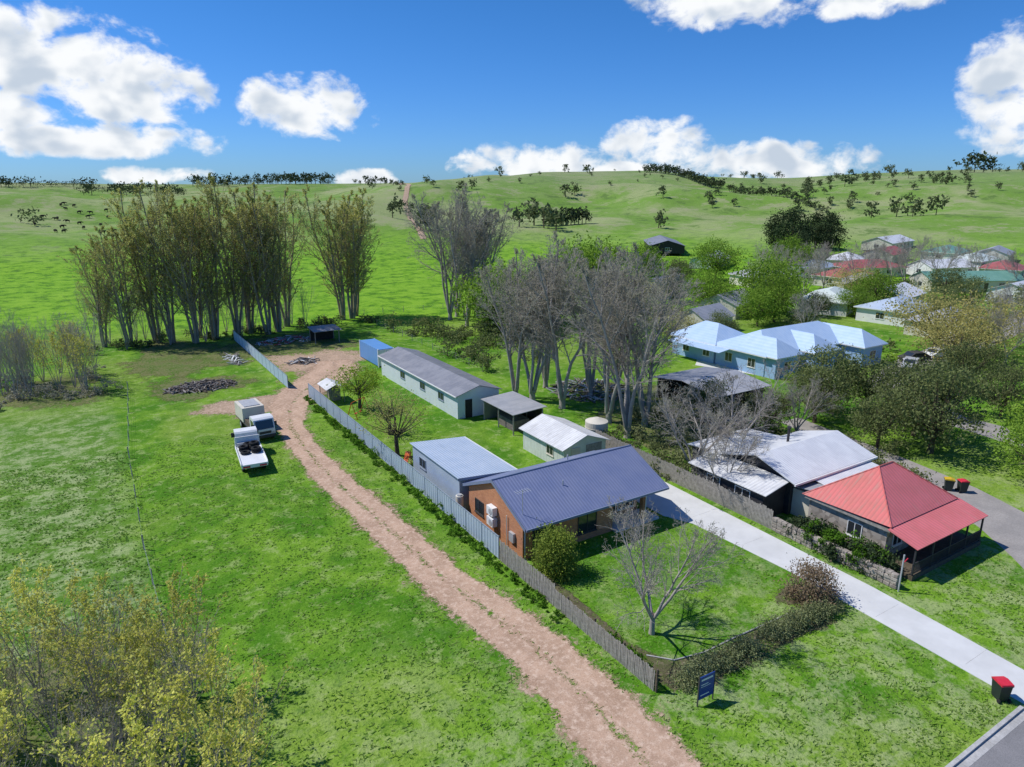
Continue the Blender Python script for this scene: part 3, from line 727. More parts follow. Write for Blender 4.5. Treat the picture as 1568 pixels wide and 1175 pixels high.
# ------------------------------------------------------------------ vegetation
def grow(seed, H, stems, lean, r0, nch, ratio, ang, up, jit, bark, lf, nleaf, lsize, start=(.25, .15, .1), tw=.012, trunk=0.):
    r = random.Random(seed); mb = MB(); lev_max = len(nch)
    def br(p, d, Ln, rad, lev):
        ns = (8, 4, 2, 1)[min(lev, 3)] if lev < lev_max else 1
        if lev == lev_max and lev < 3: ns = 2
        pts = [p.copy()]; ds = [d.copy()]
        for i in range(ns):
            d = d + Vector((r.gauss(0, 1), r.gauss(0, 1), r.gauss(0, 1)))*jit + Vector((0, 0, up[min(lev, len(up)-1)]))
            d.normalize(); p = p + d*Ln/ns; pts.append(p.copy()); ds.append(d.copy())
        end = tw*.5 if lev >= lev_max else max(tw, rad*.25)
        rad_l = [rad+(end-rad)*(i/ns)**.9 for i in range(ns+1)]
        mb.tube(pts, rad_l, (8, 5, 3, 3)[min(lev, 3)], bark)
        if lev < lev_max:
            for c in range(nch[lev]):
                t = start[min(lev, 2)]+(1-start[min(lev, 2)])*((c+r.random())/nch[lev]); t = min(t, .99)
                i = int(t*ns); fr = t*ns-i; q = pts[i].lerp(pts[i+1], fr); dd = ds[i+1]
                per = dd.cross(Vector((r.gauss(0, 1), r.gauss(0, 1), r.gauss(0, 1))))
                if per.length < 1e-3: continue
                per.normalize(); a = ang[min(lev, len(ang)-1)]*r.uniform(.7, 1.3)
                nd = dd*math.cos(a)+per*math.sin(a)
                rr = rad+(end-rad)*t
                sh = (1.15-.8*t) if lev else (.75+.5*math.sin(3.14*min(1, t*1.05))-.55*max(0, t-.6)/.4)
                br(q, nd, Ln*ratio[min(lev, len(ratio)-1)]*sh*r.uniform(.7, 1.2), max(tw, rr*.5), lev+1)
        if lev >= lev_max-1 and nleaf:
            for _ in range(nleaf):
                t = r.random(); i = min(int(t*ns), ns-1); q = pts[i].lerp(pts[i+1], t*ns-i)
                mb.leaf(q+Vector((r.gauss(0, .08), r.gauss(0, .08), r.gauss(0, .08))), lsize, lf, r)
    for s_ in range(stems):
        a = 6.283*s_/stems + r.uniform(-.4, .4); l = lean*r.uniform(.5, 1.3) if stems > 1 else lean*.2
        br(Vector((math.cos(a)*r0*.8*(stems > 1), math.sin(a)*r0*.8*(stems > 1), trunk-.15)), Vector((math.sin(l)*math.cos(a), math.sin(l)*math.sin(a), math.cos(l))),
           (H-trunk)*r.uniform(.72, .95), r0*(.7 if stems > 1 else 1), 0)
    if trunk:
        mb.tube([Vector((0, 0, -.2)), Vector((0, 0, .3)), Vector((0, 0, trunk+.1))], [r0*1.5, r0*1.15, r0], 9, bark)
    return mb.mesh('tree_mesh', True)
def leafy(seed, H, W, bark, lf, nclump, nleaf, lsize, trunk=.25, droop=0., cone=0.):
    r = random.Random(seed); mb = MB(); tops = []
    zc = H*(trunk+(1-trunk)/2)
    for _ in range(nclump):
        while True:
            v = Vector((r.uniform(-1, 1), r.uniform(-1, 1), r.uniform(-1, 1)))
            if .35 < v.length < 1: break
        hz = (v.z+1)/2
        wf = 1-cone*hz
        p = Vector((v.x*W/2*wf, v.y*W/2*wf, zc+v.z*H*(1-trunk)/2*.92)); tops.append(p)
        cr = W*.13*r.uniform(.6, 1.35)*(1-.4*cone*hz)
        for _ in range(nleaf):
            q = Vector((r.gauss(0, 1), r.gauss(0, 1), r.gauss(0, .75)))*cr*.6
            if droop: q.z -= abs(r.gauss(0, 1))*droop*(.3+Vector((p.x, p.y)).length/W)
            t = p+q; t.z = max(t.z, .1)
            mb.leaf(t, lsize, lf, r)
    r0 = H*.022+.05
    mb.tube([Vector((0, 0, -.2)), Vector((.1, 0, H*trunk)), Vector((0, .1, H*.6))], [r0*1.3, r0, r0*.5], 8, bark)
    for p in tops[::2]:
        b0 = Vector((0, 0, H*(trunk*.8+.15*r.random()+.1*(p.z/H)))); mid = b0.lerp(p, .5)+Vector((0, 0, -H*.02))
        mb.tube([b0, mid, p], [r0*.4, r0*.22, .02], 4, bark)
    return mb.mesh('leafy_mesh')

POP = [grow(s, 24.5, 4, .08, .30, (18, 7, 5), (.24, .45, .5), (.68, .65, .7), (-.004, .13, .06), .055, 'bark_tan', 'lf_pop', 4, .16, (.17, .1, .1), tw=.013) for s in (1, 2, 3, 4)]
CEN = [grow(s, 18, 4, .17, .28, (14, 9, 6), (.31, .48, .5), (.66, .68, .75), (.0, .08, .04), .075, 'bark_grey', 'lf_grey', 3, .11, (.22, .1, .1), tw=.012, trunk=1.2) for s in (11, 12, 13)]
BARE = [grow(s, 9, 5, .62, .14, (10, 8, 6), (.42, .5, .5), (.65, .7, .8), (.04, .05, .02), .1, 'bark_grey', 'lf_grey', 2, .06, tw=.009, trunk=1.3) for s in (21, 22)]
SAP = [grow(s, 7, 5, .2, .05, (9, 6), (.33, .45), (.5, .6), (.05, .08), .06, 'bark_grey', 'lf_yel' if s == 31 else 'lf_grey', 7 if s == 31 else 2, .12 if s == 31 else .05, tw=.007) for s in (31, 32, 33)]
WIL = [leafy(s, 13, 14, 'bark_dk', 'lf_wil', 100, 65, .40, .15, 1.6) for s in (41, 42)]
EUC = [leafy(s, 9, 9, 'bark_dk', 'lf_euc', 85, 75, .25, .15, .3) for s in (51, 52)]
PINE = [leafy(s, 15, 13, 'bark_dk', 'lf_pine', 90, 60, .45, .08, 0, .45) for s in (61, 62)]
GOLD = [leafy(71, 9.5, 14, 'bark_dk', 'lf_gold', 90, 55, .29, .15)]
SPR = [leafy(81, 5.5, 5.5, 'bark_dk', 'lf_spring', 60, 50, .17, .25), leafy(82, 6.5, 6, 'bark_dk', 'lf_pop', 60, 30, .14, .25)]

# poplar row behind the block
for i, (x, y, h) in enumerate(((-20, 106, 19), (-16.4, 104.7, 21), (-12.5, 105, 25), (-10.3, 103.8, 26), (-7, 101.8, 26.5), (-6, 106, 25.5), (-3.8, 102.8, 25), (0, 103.6, 27), (2.4, 105, 25),
                (4.8, 102.6, 27), (7, 104, 26), (9.6, 108, 25), (20.5, 109, 26), (22.6, 109.4, 27), (24.2, 112, 24))):
    place('poplar_tree', POP[i % 4], x, y, 0, h/24.5*1.15, sz=h/22.6, rz=i*2.3)
for x, y, h in ((37.9, 90.3, 21), (38.3, 97.9, 24), (41.1, 100.4, 25), (44, 97, 23), (47, 103, 22)):
    place('bare_poplar_tree', CEN[rng.randrange(3)], x, y, 0, h/18*.98, sz=h/17)
for i, (x, y, h) in enumerate(((21.2, 47, 17), (22.2, 44.8, 18.5), (23.7, 40.8, 19), (29.5, 43, 18), (25, 34, 17.5), (23.6, 29.3, 18.5), (27.5, 31, 17), (27, 49, 16.5))):
    place('bare_poplar_tree', CEN[i % 3], x, y, 0, h/18*1.12, rz=i*1.9, sz=h/16.6)
# smaller bare trees
place('bare_garden_tree', BARE[0], 3.2, 3.9, 0, 1.0, rz=2.2, sz=.93)
place('bare_garden_tree', BARE[1], 21.3, 18.0, 0, 1.1); place('bare_garden_tree', BARE[0], 20.6, 14.2, 0, .8)
place('bare_garden_tree', BARE[1], 28, 19.5, 0, 1.15)
for i in range(30):
    place('bare_sapling', SAP[(1, 2, 1, 2, 2)[i % 5]], rng.uniform(-34, -19.5), rng.uniform(-1, 17), 0, rng.uniform(.75, 1.05))
for x, y in ((-24, 14.5), (-21.5, 9.5), (-19.8, 6.5), (-26.5, 17), (-28, 12), (-22.5, 4), (-20.2, 12.5), (-30, 14), (-19.2, 3), (-20.5, .5), (-23.5, 10.5), (-27, 8)): place('budding_sapling', SAP[0], x, y, 0, 1.05)
for i in range(22):
    place('bare_sapling', SAP[1+i % 2], rng.uniform(-36, -21), rng.uniform(74, 92), 0, rng.uniform(1.0, 1.6))
for x, y in ((-26, 80), (-30, 86), (-23, 78), (-24, 88)): place('budding_sapling', SAP[0], x, y, 0, 1.2)
for i in range(20): place('bare_sapling', SAP[1+i % 2], rng.uniform(-22, 26), rng.uniform(101, 110), 0, rng.uniform(.9, 1.7))
# leafy trees
place('spring_tree', SPR[0], 3.7, 53.3, 0, 1.0); place('spring_tree', SPR[1], 1.6, 37.1, 0, 1.0); place('spring_tree', SPR[1], 3.2, 43, 0, .8)
place('willow_tree', WIL[0], 97, 70, 0, 1.0); place('willow_tree', WIL[1], 38.5, 82, 0, .95); place('willow_tree', WIL[0], 44, 82, 0, .9); place('willow_tree', WIL[0], 52, 84, 0, .9); place('willow_tree', WIL[1], 86, 76, 0, .7)
place('willow_tree', WIL[1], 62, 96, 0, .9); place('willow_tree', WIL[0], 90, 122, 0, .95); place('willow_tree', WIL[1], 104, 116, 0, .85); place('willow_tree', WIL[0], 73, 97.5, 0, 1.2)
place('willow_tree', WIL[0], 46, 2, 0, .5); place('willow_tree', WIL[1], 52, 3, 0, .6); place('willow_tree', WIL[1], 90, 63, 0, .7)
for x, y, s in ((48, 24, .85), (52, 21, .8), (44, 22, .7), (45.5, 10.5, 1.0), (49, 14, .85), (42.5, 14, .65), (57, 17, .7), (36, 22, .6), (33, 27, .6), (70, 19, .8), (63, 12, .7)):
    place('eucalyptus_tree', EUC[rng.randrange(2)], x, y, 0, s)
for x, y, s in ((89.6, 33, 1.05), (97, 29, .9), (82, 26, .8)): place('golden_tree', GOLD[0], x, y, 0, s)
for x, y, s in ((185, 130, 1.15), (196, 124, 1.0), (190, 140, 1.0), (205, 135, .9), (178, 122, .7), (60, 112, .5), (118, 128, .6)): place('cypress_tree', PINE[rng.randrange(2)], x, y, height(x, y), s)
for x, y, s in ((70, 78, .9), (126, 90, 1.3), (136, 84, 1.3), (145, 80, 1.4), (150, 98, 1.3), (158, 76, 1.3), (166, 84, 1.3), (172, 74, 1.4), (182, 70, 1.3), (176, 58, 1.3), (120, 78, 1.1), (104, 32, 1.1), (110, 26, 1.2), (98, 22, 1.1), (92, 24, 1.), (120, 34, 1.2), (84, 52, .9), (140, 105, 1.3), (50, 66, 1.0), (44, 58, 1.1), (56, 72, 1.0), (38, 20, .8), (205, 100, 1.3), (190, 105, 1.3), (165, 108, 1.2), (198, 90, 1.3)):
    place('bare_street_tree', BARE[rng.randrange(2)], x, y, 0, s)
for x, y, s in ((118, 60, .7), (130, 72, .8), (108, 58, .5), (146, 60, .9), (120, 48, .7), (136, 50, .8), (102, 62, .6), (155, 108, .9), (128, 112, .9), (90, 90, .8), (84, 62, .6), (80, 46, .4), (66, 55, .6), (135, 38, .9), (125, 24, .9), (78, 40, .35), (60, 60, .6), (75, 88, .8), (110, 108, .9)):
    place('village_tree', (EUC+WIL+GOLD+EUC)[rng.randrange(7)], x, y, 0, s)

def cloud_mass(name, items, lf, n, size, bark=None, seed=5):
    """items: (x,y,rx,ry,h) shrub lobes filled with leaf faces"""
    r = random.Random(seed); mb = MB()
    for (x, y, rx, ry, h) in items:
        z0 = height(x, y)
        for c in range(max(3, int(n/45))):
            a = r.uniform(0, 6.28); q = math.sqrt(r.random())*.85; zz = r.random()**.7*.85*math.sqrt(max(.05, 1-q*q*.8))
            cx, cy, cz = x+rx*q*math.cos(a), y+ry*q*math.sin(a), z0+h*zz; cr = .22*min(rx, h)*r.uniform(.6, 1.3)
            for _ in range(45):
                p = Vector((cx+r.gauss(0, 1)*cr, cy+r.gauss(0, 1)*cr, cz+r.gauss(0, .8)*cr)); p.z = max(z0+.03, p.z); mb.leaf(p, size, lf, r)
        if bark: mb.tube([Vector((x, y, z0-.1)), Vector((x, y, z0+h*.6))], [.07, .03], 5, bark)
    return mb.obj(name)
cloud_mass('conifer_shrub', [(2.2, 12.0, 1.5, 1.4, 3.9)], 'lf_bush', 9000, .12, bark='bark_dk')
cloud_mass('bronze_shrub', [(14.0, 1.2, 1.6, 1.5, 2.6)], 'lf_brown', 5000, .12, bark='bark_dk')
cloud_mass('clipped_hedge', [(8.6+i*.75, .1-.05*i, .85, .8, 1.0) for i in range(8)], 'lf_hedge', 1300, .09)
cloud_mass('clipped_hedge', [(1.8+i*.8, .0+.1*math.sin(i), .85, .85, .9) for i in range(7)], 'lf_hedge', 1100, .09, seed=8)
cloud_mass('fence_shrubs', [(.6, 1.3+i*.8, .45, .5, .8) for i in range(5)], 'lf_grassy', 400, .12)
it = []; y = 8.
while y < 60: it.append((-.5+rng.uniform(-.3, .1), y, rng.uniform(.3, .7), .6, rng.uniform(.2, .95)*(1 if y > 15 else .4))); y += rng.uniform(.4, 1.3)
cloud_mass('fence_weeds', it, 'lf_grassy', 300, .13)
cloud_mass('ivy_mass', [(19.9+rng.uniform(-.3, .9), .3+i*.65, .9, .7, 1.9+.5*math.sin(i)) for i in range(11)], 'lf_pine', 1200, .15)
cloud_mass('ivy_mass', [(20.1+rng.uniform(-.3, .7), .8+i*.9, .8, .6, 2.3) for i in range(6)], 'lf_grassy', 900, .14)
cloud_mass('garden_shrubs', [(20.6+rng.uniform(-.7, 1.2), 18+i*.9, 1., .9, rng.uniform(1, 2.6)) for i in range(14)], 'lf_euc', 500, .17)
cloud_mass('garden_shrubs', [(rng.uniform(24, 34), rng.uniform(20, 34), 1.4, 1.2, rng.uniform(.8, 2.2)) for i in range(18)], 'lf_hedge', 400, .2)
cloud_mass('garden_shrubs', [(rng.uniform(33, 42), rng.uniform(6, 26), 1.4, 1.2, rng.uniform(.8, 2.6)) for i in range(16)], 'lf_euc', 450, .2)
cloud_mass('garden_shrubs', [(56.0, 34, 1, 1, 1.5), (60.5, 35, 1, 1, 1.3), (68.5, 34.5, 1, 1, 1.4), (77.5, 33, 1.4, 1.2, 1.6), (62, 34.2, .9, .9, 1.2)], 'lf_spring', 500, .18)
cloud_mass('understorey_shrubs', [(rng.uniform(-22, 26), rng.uniform(100, 107), 1.5, 1.2, rng.uniform(.6, 2.2)) for i in range(34)], 'lf_euc', 230, .25)
cloud_mass('understorey_shrubs', [(rng.uniform(24, 40), rng.uniform(60, 96), 2.0, 2.0, rng.uniform(1.2, 3.8)) for i in range(26)], 'lf_euc', 450, .28, bark='bark_dk')
cloud_mass('understorey_shrubs', [(rng.uniform(-36, -20), rng.uniform(74, 92), 1.6, 1.4, rng.uniform(.6, 1.8)) for i in range(30)], 'lf_grey', 230, .2)
cloud_mass('village_shrubs', [(rng.uniform(60, 160), rng.uniform(15, 110), 2.2, 2.0, rng.uniform(1, 3.2)) for i in range(90)], 'lf_euc', 200, .4)
cloud_mass('understorey_shrubs', [(rng.uniform(-33, -20), rng.uniform(0, 17), 1.2, 1.1, rng.uniform(.5, 1.5)) for i in range(26)], 'lf_grey', 300, .1)

# grass tufts over the near paddocks and lawn (one mesh)
def trackx(y):
    for a, b3 in zip(TRK, TRK[1:]):
        if a[1] <= y <= b3[1]: t = (y-a[1])/(b3[1]-a[1]); return a[0]+(b3[0]-a[0])*t, a[2]+(b3[2]-a[2])*t
    return -99, 0
r = random.Random(99); mb = MB(); mk = mb.mi('lf_tuft'); cnt = 0
while cnt < 42000:
    x = r.uniform(-34, 32); y = -9.8 + 62*r.random()**1.35
    if noise.noise(Vector((x*.5, y*.5, 0)))+noise.noise(Vector((x*1.7, y*1.7, 5)))*.7 < r.uniform(-.5, .35): continue
    tx, tw_ = trackx(y)
    if abs(x-tx) < tw_*1.0 and not (abs(x-tx) < .3 and r.random() < .5): continue
    if 1 < x < 13 and 14 < y < 33: continue
    if 14.5 < x < 18.9: continue
    if x > 19.3 and (y > -1.6 or x+y*-.9 > 32): continue
    if x > 0 and y > 33: continue
    h = r.uniform(.03, .10)*(1.5 if x < -20 else 1)
    if 0 < x < 14 and y > 0: h *= .6
    a = r.uniform(0, 3.14); w_ = r.uniform(.04, .10); lx, ly = r.gauss(0, .05), r.gauss(0, .05)
    n = len(mb.v); dx, dy = math.cos(a)*w_, math.sin(a)*w_
    mb.v += [(x-dx, y-dy, 0), (x+dx, y+dy, 0), (x+dx*.9+lx, y+dy*.9+ly, h), (x+lx*.5, y+ly*.5, h*.55), (x-dx*.9-lx, y-dy*.9+ly, h*.9)]
    mb.f += [(n, n+1, n+2, n+3), (n, n+3, n+4)]; mb.m += [mk, mk]; cnt += 1
mb.obj('grass')

# distant hillside trees : one object per mass
def far_trees(name, items, lf, n=110, seed=3):
    r = random.Random(seed); mb = MB()
    for (x, y, h, w_) in items:
        z0 = height(x, y)-.2
        mb.tube([Vector((x, y, z0)), Vector((x, y, z0+h*.5))], [h*.03, h*.02], 4, 'bark_dk')
        cl = [(r.gauss(0, .2)*w_, r.gauss(0, .2)*w_, r.uniform(.28, .85)*h) for _ in range(9)]
        for i in range(n):
            c = cl[i % 9]; p = Vector((x+c[0]+r.gauss(0, .11)*w_, y+c[1]+r.gauss(0, .11)*w_, z0+c[2]+r.gauss(0, .09)*h)); p.z = max(p.z, z0+.3)
            mb.leaf(p, h*.15, lf, r)
    return mb.obj(name)
def PT(off, d, h, w_=None): x, y = polar(off, d); return (x, y, h, w_ or h*.9)
T = [PT(4.3, 480, 10), PT(5.0, 490, 8), PT(-4.0, 470, 8), PT(-3.2, 480, 7), PT(12.0, 440, 8), PT(15.5, 440, 7), PT(16, 455, 6), PT(15.8, 425, 6), PT(17.4, 430, 5), PT(27, 390, 9), PT(28.6, 395, 10), PT(29.6, 385, 9), PT(31, 380, 10),
     PT(-9, 400, 9), PT(-8.2, 385, 8), PT(-9.6, 360, 9), PT(-7, 320, 12), PT(-6.4, 330, 10), PT(-7.4, 318, 10), PT(-34.2, 400, 8, 12), PT(-1, 640, 9), PT(6, 640, 9), PT(4.2, 650, 8), PT(18, 640, 7), PT(22.5, 560, 8), PT(24, 540, 8), PT(25, 520, 9),
     PT(2.6, 330, 12), PT(3.6, 320, 12), PT(1.8, 345, 13), PT(.6, 330, 11), PT(11.8, 340, 9), PT(22, 430, 7), PT(21, 470, 7)]
for _ in range(45):
    o_, d_ = rng.uniform(17, 38), rng.uniform(430, 700)
    for _k in range(rng.choice((1, 1, 2, 4))): T.append(PT(o_+rng.gauss(0, .7), d_+rng.gauss(0, 14), rng.uniform(2.5, 7.5)))
for _ in range(26): T.append(PT(rng.uniform(-4, 17), rng.uniform(500, 700), rng.uniform(2, 4.5)))
for _ in range(14): T.append(PT(rng.uniform(-14, -5), rng.uniform(450, 700), rng.uniform(3, 6)))
far_trees('hillside_trees', T, 'lf_far', 130)
T = [PT(10.5+i*.16, 650-i*3.2, rng.uniform(6, 9)) for i in range(38)] + [PT(17+i*.28, 500-i*3, rng.uniform(4, 6)) for i in range(26)]
T += [PT(3+i*.3, 340+i, rng.uniform(7, 9)) for i in range(11)] + [PT(32.3+.5*i, 640, 15-2*abs(i-1)) for i in range(4)]
T += [PT(-24+i*.22+rng.gauss(0, .15), 690+rng.uniform(-30, 20), rng.uniform(4, 12), rng.uniform(8, 15)) for i in range(46)] + [PT(-31+i*.22+rng.gauss(0, .3), 600+rng.uniform(-40, 30), rng.uniform(3, 9), 12) for i in range(30)] + [PT(-38+i*.4, 640, rng.uniform(3, 9), 15) for i in range(20)]
T += [PT(-12+i*.4, 660, rng.uniform(3, 9)) for i in range(8)]
M['lf_wb'] = leafmat('windbreak_leaves', (.05, .075, .04), (.075, .10, .045), (.11, .13, .065), .15)
far_trees('windbreak_trees', T, 'lf_wb', seed=4)

# ------------------------------------------------------------------ vehicles and objects
def wheel(mb, x, y, r=.42, w_=.26, hub='alloy'):
    mb.cyl((x-w_/2, y, r), (x+w_/2, y, r), r, 'rubber', 20)
    s = 1 if x > 0 else -1
    mb.cyl((x+s*(w_/2), y, r), (x+s*(w_/2+.015), y, r), r*.55, hub, 16)
def truck(name, loc, rz, load):
    """cab-over truck, front towards +y"""
    mb = MB()
    prof = [(1.75, .55), (3.45, .55), (3.5, 1.2), (3.2, 2.25), (2.95, 2.4), (1.9, 2.4), (1.75, 2.25)]
    mb.prism(prof, 'x', -1.0, 1.0, 'truckwhite')
    mb.poly([(-.88, 3.515, 1.3), (.88, 3.515, 1.3), (.84, 3.265, 2.15), (-.84, 3.265, 2.15)], 'glass')
    for s in (-1, 1):
        x = s*1.008; q = [(x, 2.1, 1.35), (x, 3.25, 1.35), (x, 3.05, 2.1), (x, 2.1, 2.1)]
        mb.poly(q, 'glass'); mb.box(min(s*1.0, s*1.25), max(s*1.0, s*1.25), 3.3, 3.36, 1.45, 1.9, 'chassis')
        mb.box(s*.75-.18, s*.75+.18, 3.49, 3.53, .75, .95, 'alloy')
        wheel(mb, s*.88, 2.6); wheel(mb, s*.88, -2.2)
        mb.box(s*1.003-.004, s*1.003+.004, 2.05, 2.08, .6, 2.2, 'chassis')
    mb.box(-1.0, 1.0, 3.46, 3.6, .4, .68, 'chassis'); mb.box(-.6, .6, 3.49, 3.52, .8, 1.05, 'chassis')
    mb.box(-.45, .45, -3.4, 1.74, .6, .85, 'chassis')
    if load == 'tyres':
        mb.box(-1.15, 1.15, -3.6, 1.6, .9, 1.08, 'truckwhite')
        for s in (-1, 1): mb.box(min(s*1.08, s*1.13), max(s*1.08, s*1.13), -3.6, 1.6, 1.083, 1.2, 'truckwhite')
        mb.box(-1.1, 1.1, 1.5, 1.6, 1.083, 2.0, 'truckwhite'); mb.box(-1.1, 1.1, -3.64, -3.6, .75, 1.08, 'truckwhite')
        mb.box(-1.0, -.4, -3.67, -3.642, .8, .95, 'red'); mb.box(.4, 1.0, -3.67, -3.642, .8, .95, 'red')
        for (x, y, n) in ((-.5, .1, 2), (.45, .15, 3), (-.45, -.75, 1), (.5, -.7, 2), (.0, .8, 2)):
            for i in range(n): mb.torus((x, y, 1.22+i*.25), .33, .125, 'rubber', 18, 8)
        mb.box(-.95, .95, 1.15, 1.45, 1.09, 1.5, 'alloy')
    else:
        mb.box(-1.1, 1.1, -3.6, 1.6, .95, 1.1, 'chassis')
        mb.box(-1.12, 1.12, -3.6, -.4, 1.103, 2.6, 'cream'); mb.box(-1.0, 1.0, -.3, 1.5, 1.103, 1.5, 'timber_d')
        mb.box(-.9, .9, -3.62, -3.602, 1.2, 2.4, 'alloy'); mb.box(-1.135, -1.121, -3.0, -1.0, 1.6, 2.3, 'chassis'); mb.box(-.8, .8, -3.3, -.8, 2.603, 2.68, 'alloy')
    o = mb.obj(name, None, loc, rz, bevel=.03); return o
truck('flatbed_truck', (-10.6, 43.1, 0), R(-5), 'tyres')
truck('box_truck', (-8.3, 51.3, 0), R(183), 'box')
def car(name, loc, rz, k):
    mb = MB()
    body = [(-2.2, .35), (2.15, .35), (2.2, .75), (1.2, .95), (.5, 1.42), (-1.1, 1.45), (-1.95, 1.0), (-2.2, .9)]
    mb.prism(body, 'x', -.85, .85, k)
    for s in (-1, 1):
        x = s*.856; mb.poly([(x, 1.0, .98), (x, .42, 1.34), (x, -1.05, 1.37), (x, -1.7, 1.0)], 'glass')
        wheel(mb, s*.8, 1.35, .32, .2); wheel(mb, s*.8, -1.35, .32, .2)
    mb.poly([(-.75, 1.16, .985), (.75, 1.16, .985), (.68, .56, 1.40), (-.68, .56, 1.40)], 'glass')
    mb.poly([(-.75, -1.9, 1.045), (.75, -1.9, 1.045), (.68, -1.2, 1.41), (-.68, -1.2, 1.41)], 'glass')
    for s in (-.6, .6): mb.box(s-.15, s+.15, 2.19, 2.215, .6, .75, 'white'); mb.box(s-.15, s+.15, -2.215, -2.19, .65, .82, 'red')
    return mb.obj(name, None, loc, rz, bevel=.04)
car('parked_car', (76.5, 29.5, .02), 1.9, 'alloy'); car('parked_car', (81, 31.5, .02), 1.2, 'chassis'); car('parked_car', (86, 31, .02), 1.5, 'white')
car('parked_car', (165, 155, 0), .5, 'white'); car('parked_car', (172, 160, 0), .5, 'red')
def bin_(loc, rz, lid, body='bin'):
    mb = MB()
    b0 = [(-.24, -.26), (.24, -.26), (.24, .26), (-.24, .26)]; b1 = [(-.29, -.36), (.29, -.36), (.29, .33), (-.29, .33)]
    p0 = [(x, y, .08) for x, y in b0]; p1 = [(x, y, .95) for x, y in b1]
    mb.poly(p0[::-1], body)
    for i in range(4): j = (i+1) % 4; mb.poly([p0[i], p0[j], p1[j], p1[i]], body)
    mb.box(-.31, .31, -.38, .35, .92, .97, body)
    mb.prism([(-.41, .973), (.37, .973), (.34, 1.06), (-.1, 1.1), (-.38, 1.02)], 'x', -.31, .31, lid)
    mb.cyl((-.25, .4, 1.0), (.25, .4, 1.0), .02, body, 8)
    for s in (-1, 1): mb.cyl((s*.24, .3, .11), (s*.31, .3, .11), .11, 'rubber', 14)
    return mb.obj('wheelie_bin', None, loc, rz, bevel=.015)
bin_((14.3, -9.2, .0), R(150), 'red'); bin_((38.6, 4.3, .02), 1.0, 'red'); bin_((38.0, 5.1, .02), .6, 'yellow')
# estate-agent sign
mb = MB()
mb.box(-.5, .5, -.02, .02, .35, 1.65, 'navy')
mb.box(-.54, -.501, -.03, .03, -.1, 1.7, 'chassis'); mb.box(.501, .54, -.03, .03, -.1, 1.7, 'chassis')
for z, a, b3, h in ((1.4, -.38, .38, .10), (1.15, -.38, .1, .05), (1.04, -.38, .25, .03), (.55, -.38, .2, .06)): mb.box(a, b3, -.026, -.021, z, z+h, 'white')
mb.obj('estate_agent_sign', None, (1.6, -1.6, 0), R(-2))
mb = MB(); mb.cyl((0, 0, 0), (0, 0, 2.6), .05, 'alloy', 10); mb.cyl((0, 0, 2.0), (.5, 0, 2.2), .03, 'red', 8); mb.obj('marker_post', None, (19.4, -1.2, 0))
# play equipment
mb = MB()
for x in (-1.2, 1.2):
    mb.cyl((x, -.7, 0), (x, 0, 1.9), .04, 'orange', 8); mb.cyl((x, .7, 0), (x, 0, 1.9), .04, 'orange', 8)
mb.cyl((-1.2, 0, 1.9), (1.2, 0, 1.9), .04, 'orange', 8)
for x in (-.5, .4):
    mb.cyl((x-.2, 0, 1.9), (x-.2, 0, .5), .01, 'chassis', 4); mb.cyl((x+.2, 0, 1.9), (x+.2, 0, .5), .01, 'chassis', 4); mb.box(x-.22, x+.22, -.1, .1, .47, .5, 'red')
mb.obj('garden_swing', None, (2.6, 50.5, 0), .6)
mb = MB(); mb.prism([(-.9, .0), (-.75, .0), (-.05, 1.1), (.1, 1.25), (.1, 1.1), (.0, 1.0)], 'y', -.25, .25, 'orange'); mb.cyl((.15, -.25, 0), (.1, -.25, 1.2), .03, 'red', 6); mb.cyl((.15, .25, 0), (.1, .25, 1.2), .03, 'red', 6)
for i in range(4): mb.cyl((.13, -.25, .25*i+.2), (.13, .25, .25*i+.2), .02, 'red', 6)
mb.obj('toddler_slide', None, (1.6, 34.6, 0), .6)
# piles
def pile(name, x, y, rx, ry, h, n, mats, seed, ln=(.5, 2.2)):
    r = random.Random(seed); mb = MB()
    for _ in range(n):
        a = r.uniform(0, 6.28); q = math.sqrt(r.random()); zz = h*(1-q)*r.random()+.06
        c = (x+rx*q*math.cos(a), y+ry*q*math.sin(a), zz); mb.obox(c, r.uniform(*ln), r.uniform(.05, .18), r.uniform(.04, .12), r.uniform(0, 6.28), mats[r.randrange(len(mats))], r.uniform(-.35, .35))
    mb.obj(name)
pile('brushwood_pile', -10.5, 72.5, 4.2, 2.4, .8, 420, ('debris', 'debris', 'timber_d', 'timber'), 1)
pile('timber_offcuts_pile', 4.5, 79, 2.2, 1.6, .7, 70, ('timber', 'timber', 'debris', 'white'), 2)
pile('scrap_heap', 6, 95, 5, 2.5, 1.0, 160, ('white', 'red', 'alloy', 'timber', 'roof_grey'), 3, (.3, 1.3))
pile('scrap_heap', 31, 45, 5, 5, 1.1, 240, ('timber', 'debris', 'alloy', 'timber_d'), 4)
pile('scrap_heap', 35, 26, 3.5, 3.5, .8, 160, ('timber', 'debris', 'timber_d', 'alloy'), 5)
pile('scrap_heap', -4, 86, 1.0, 4, .5, 50, ('timber', 'debris', 'white'), 6)

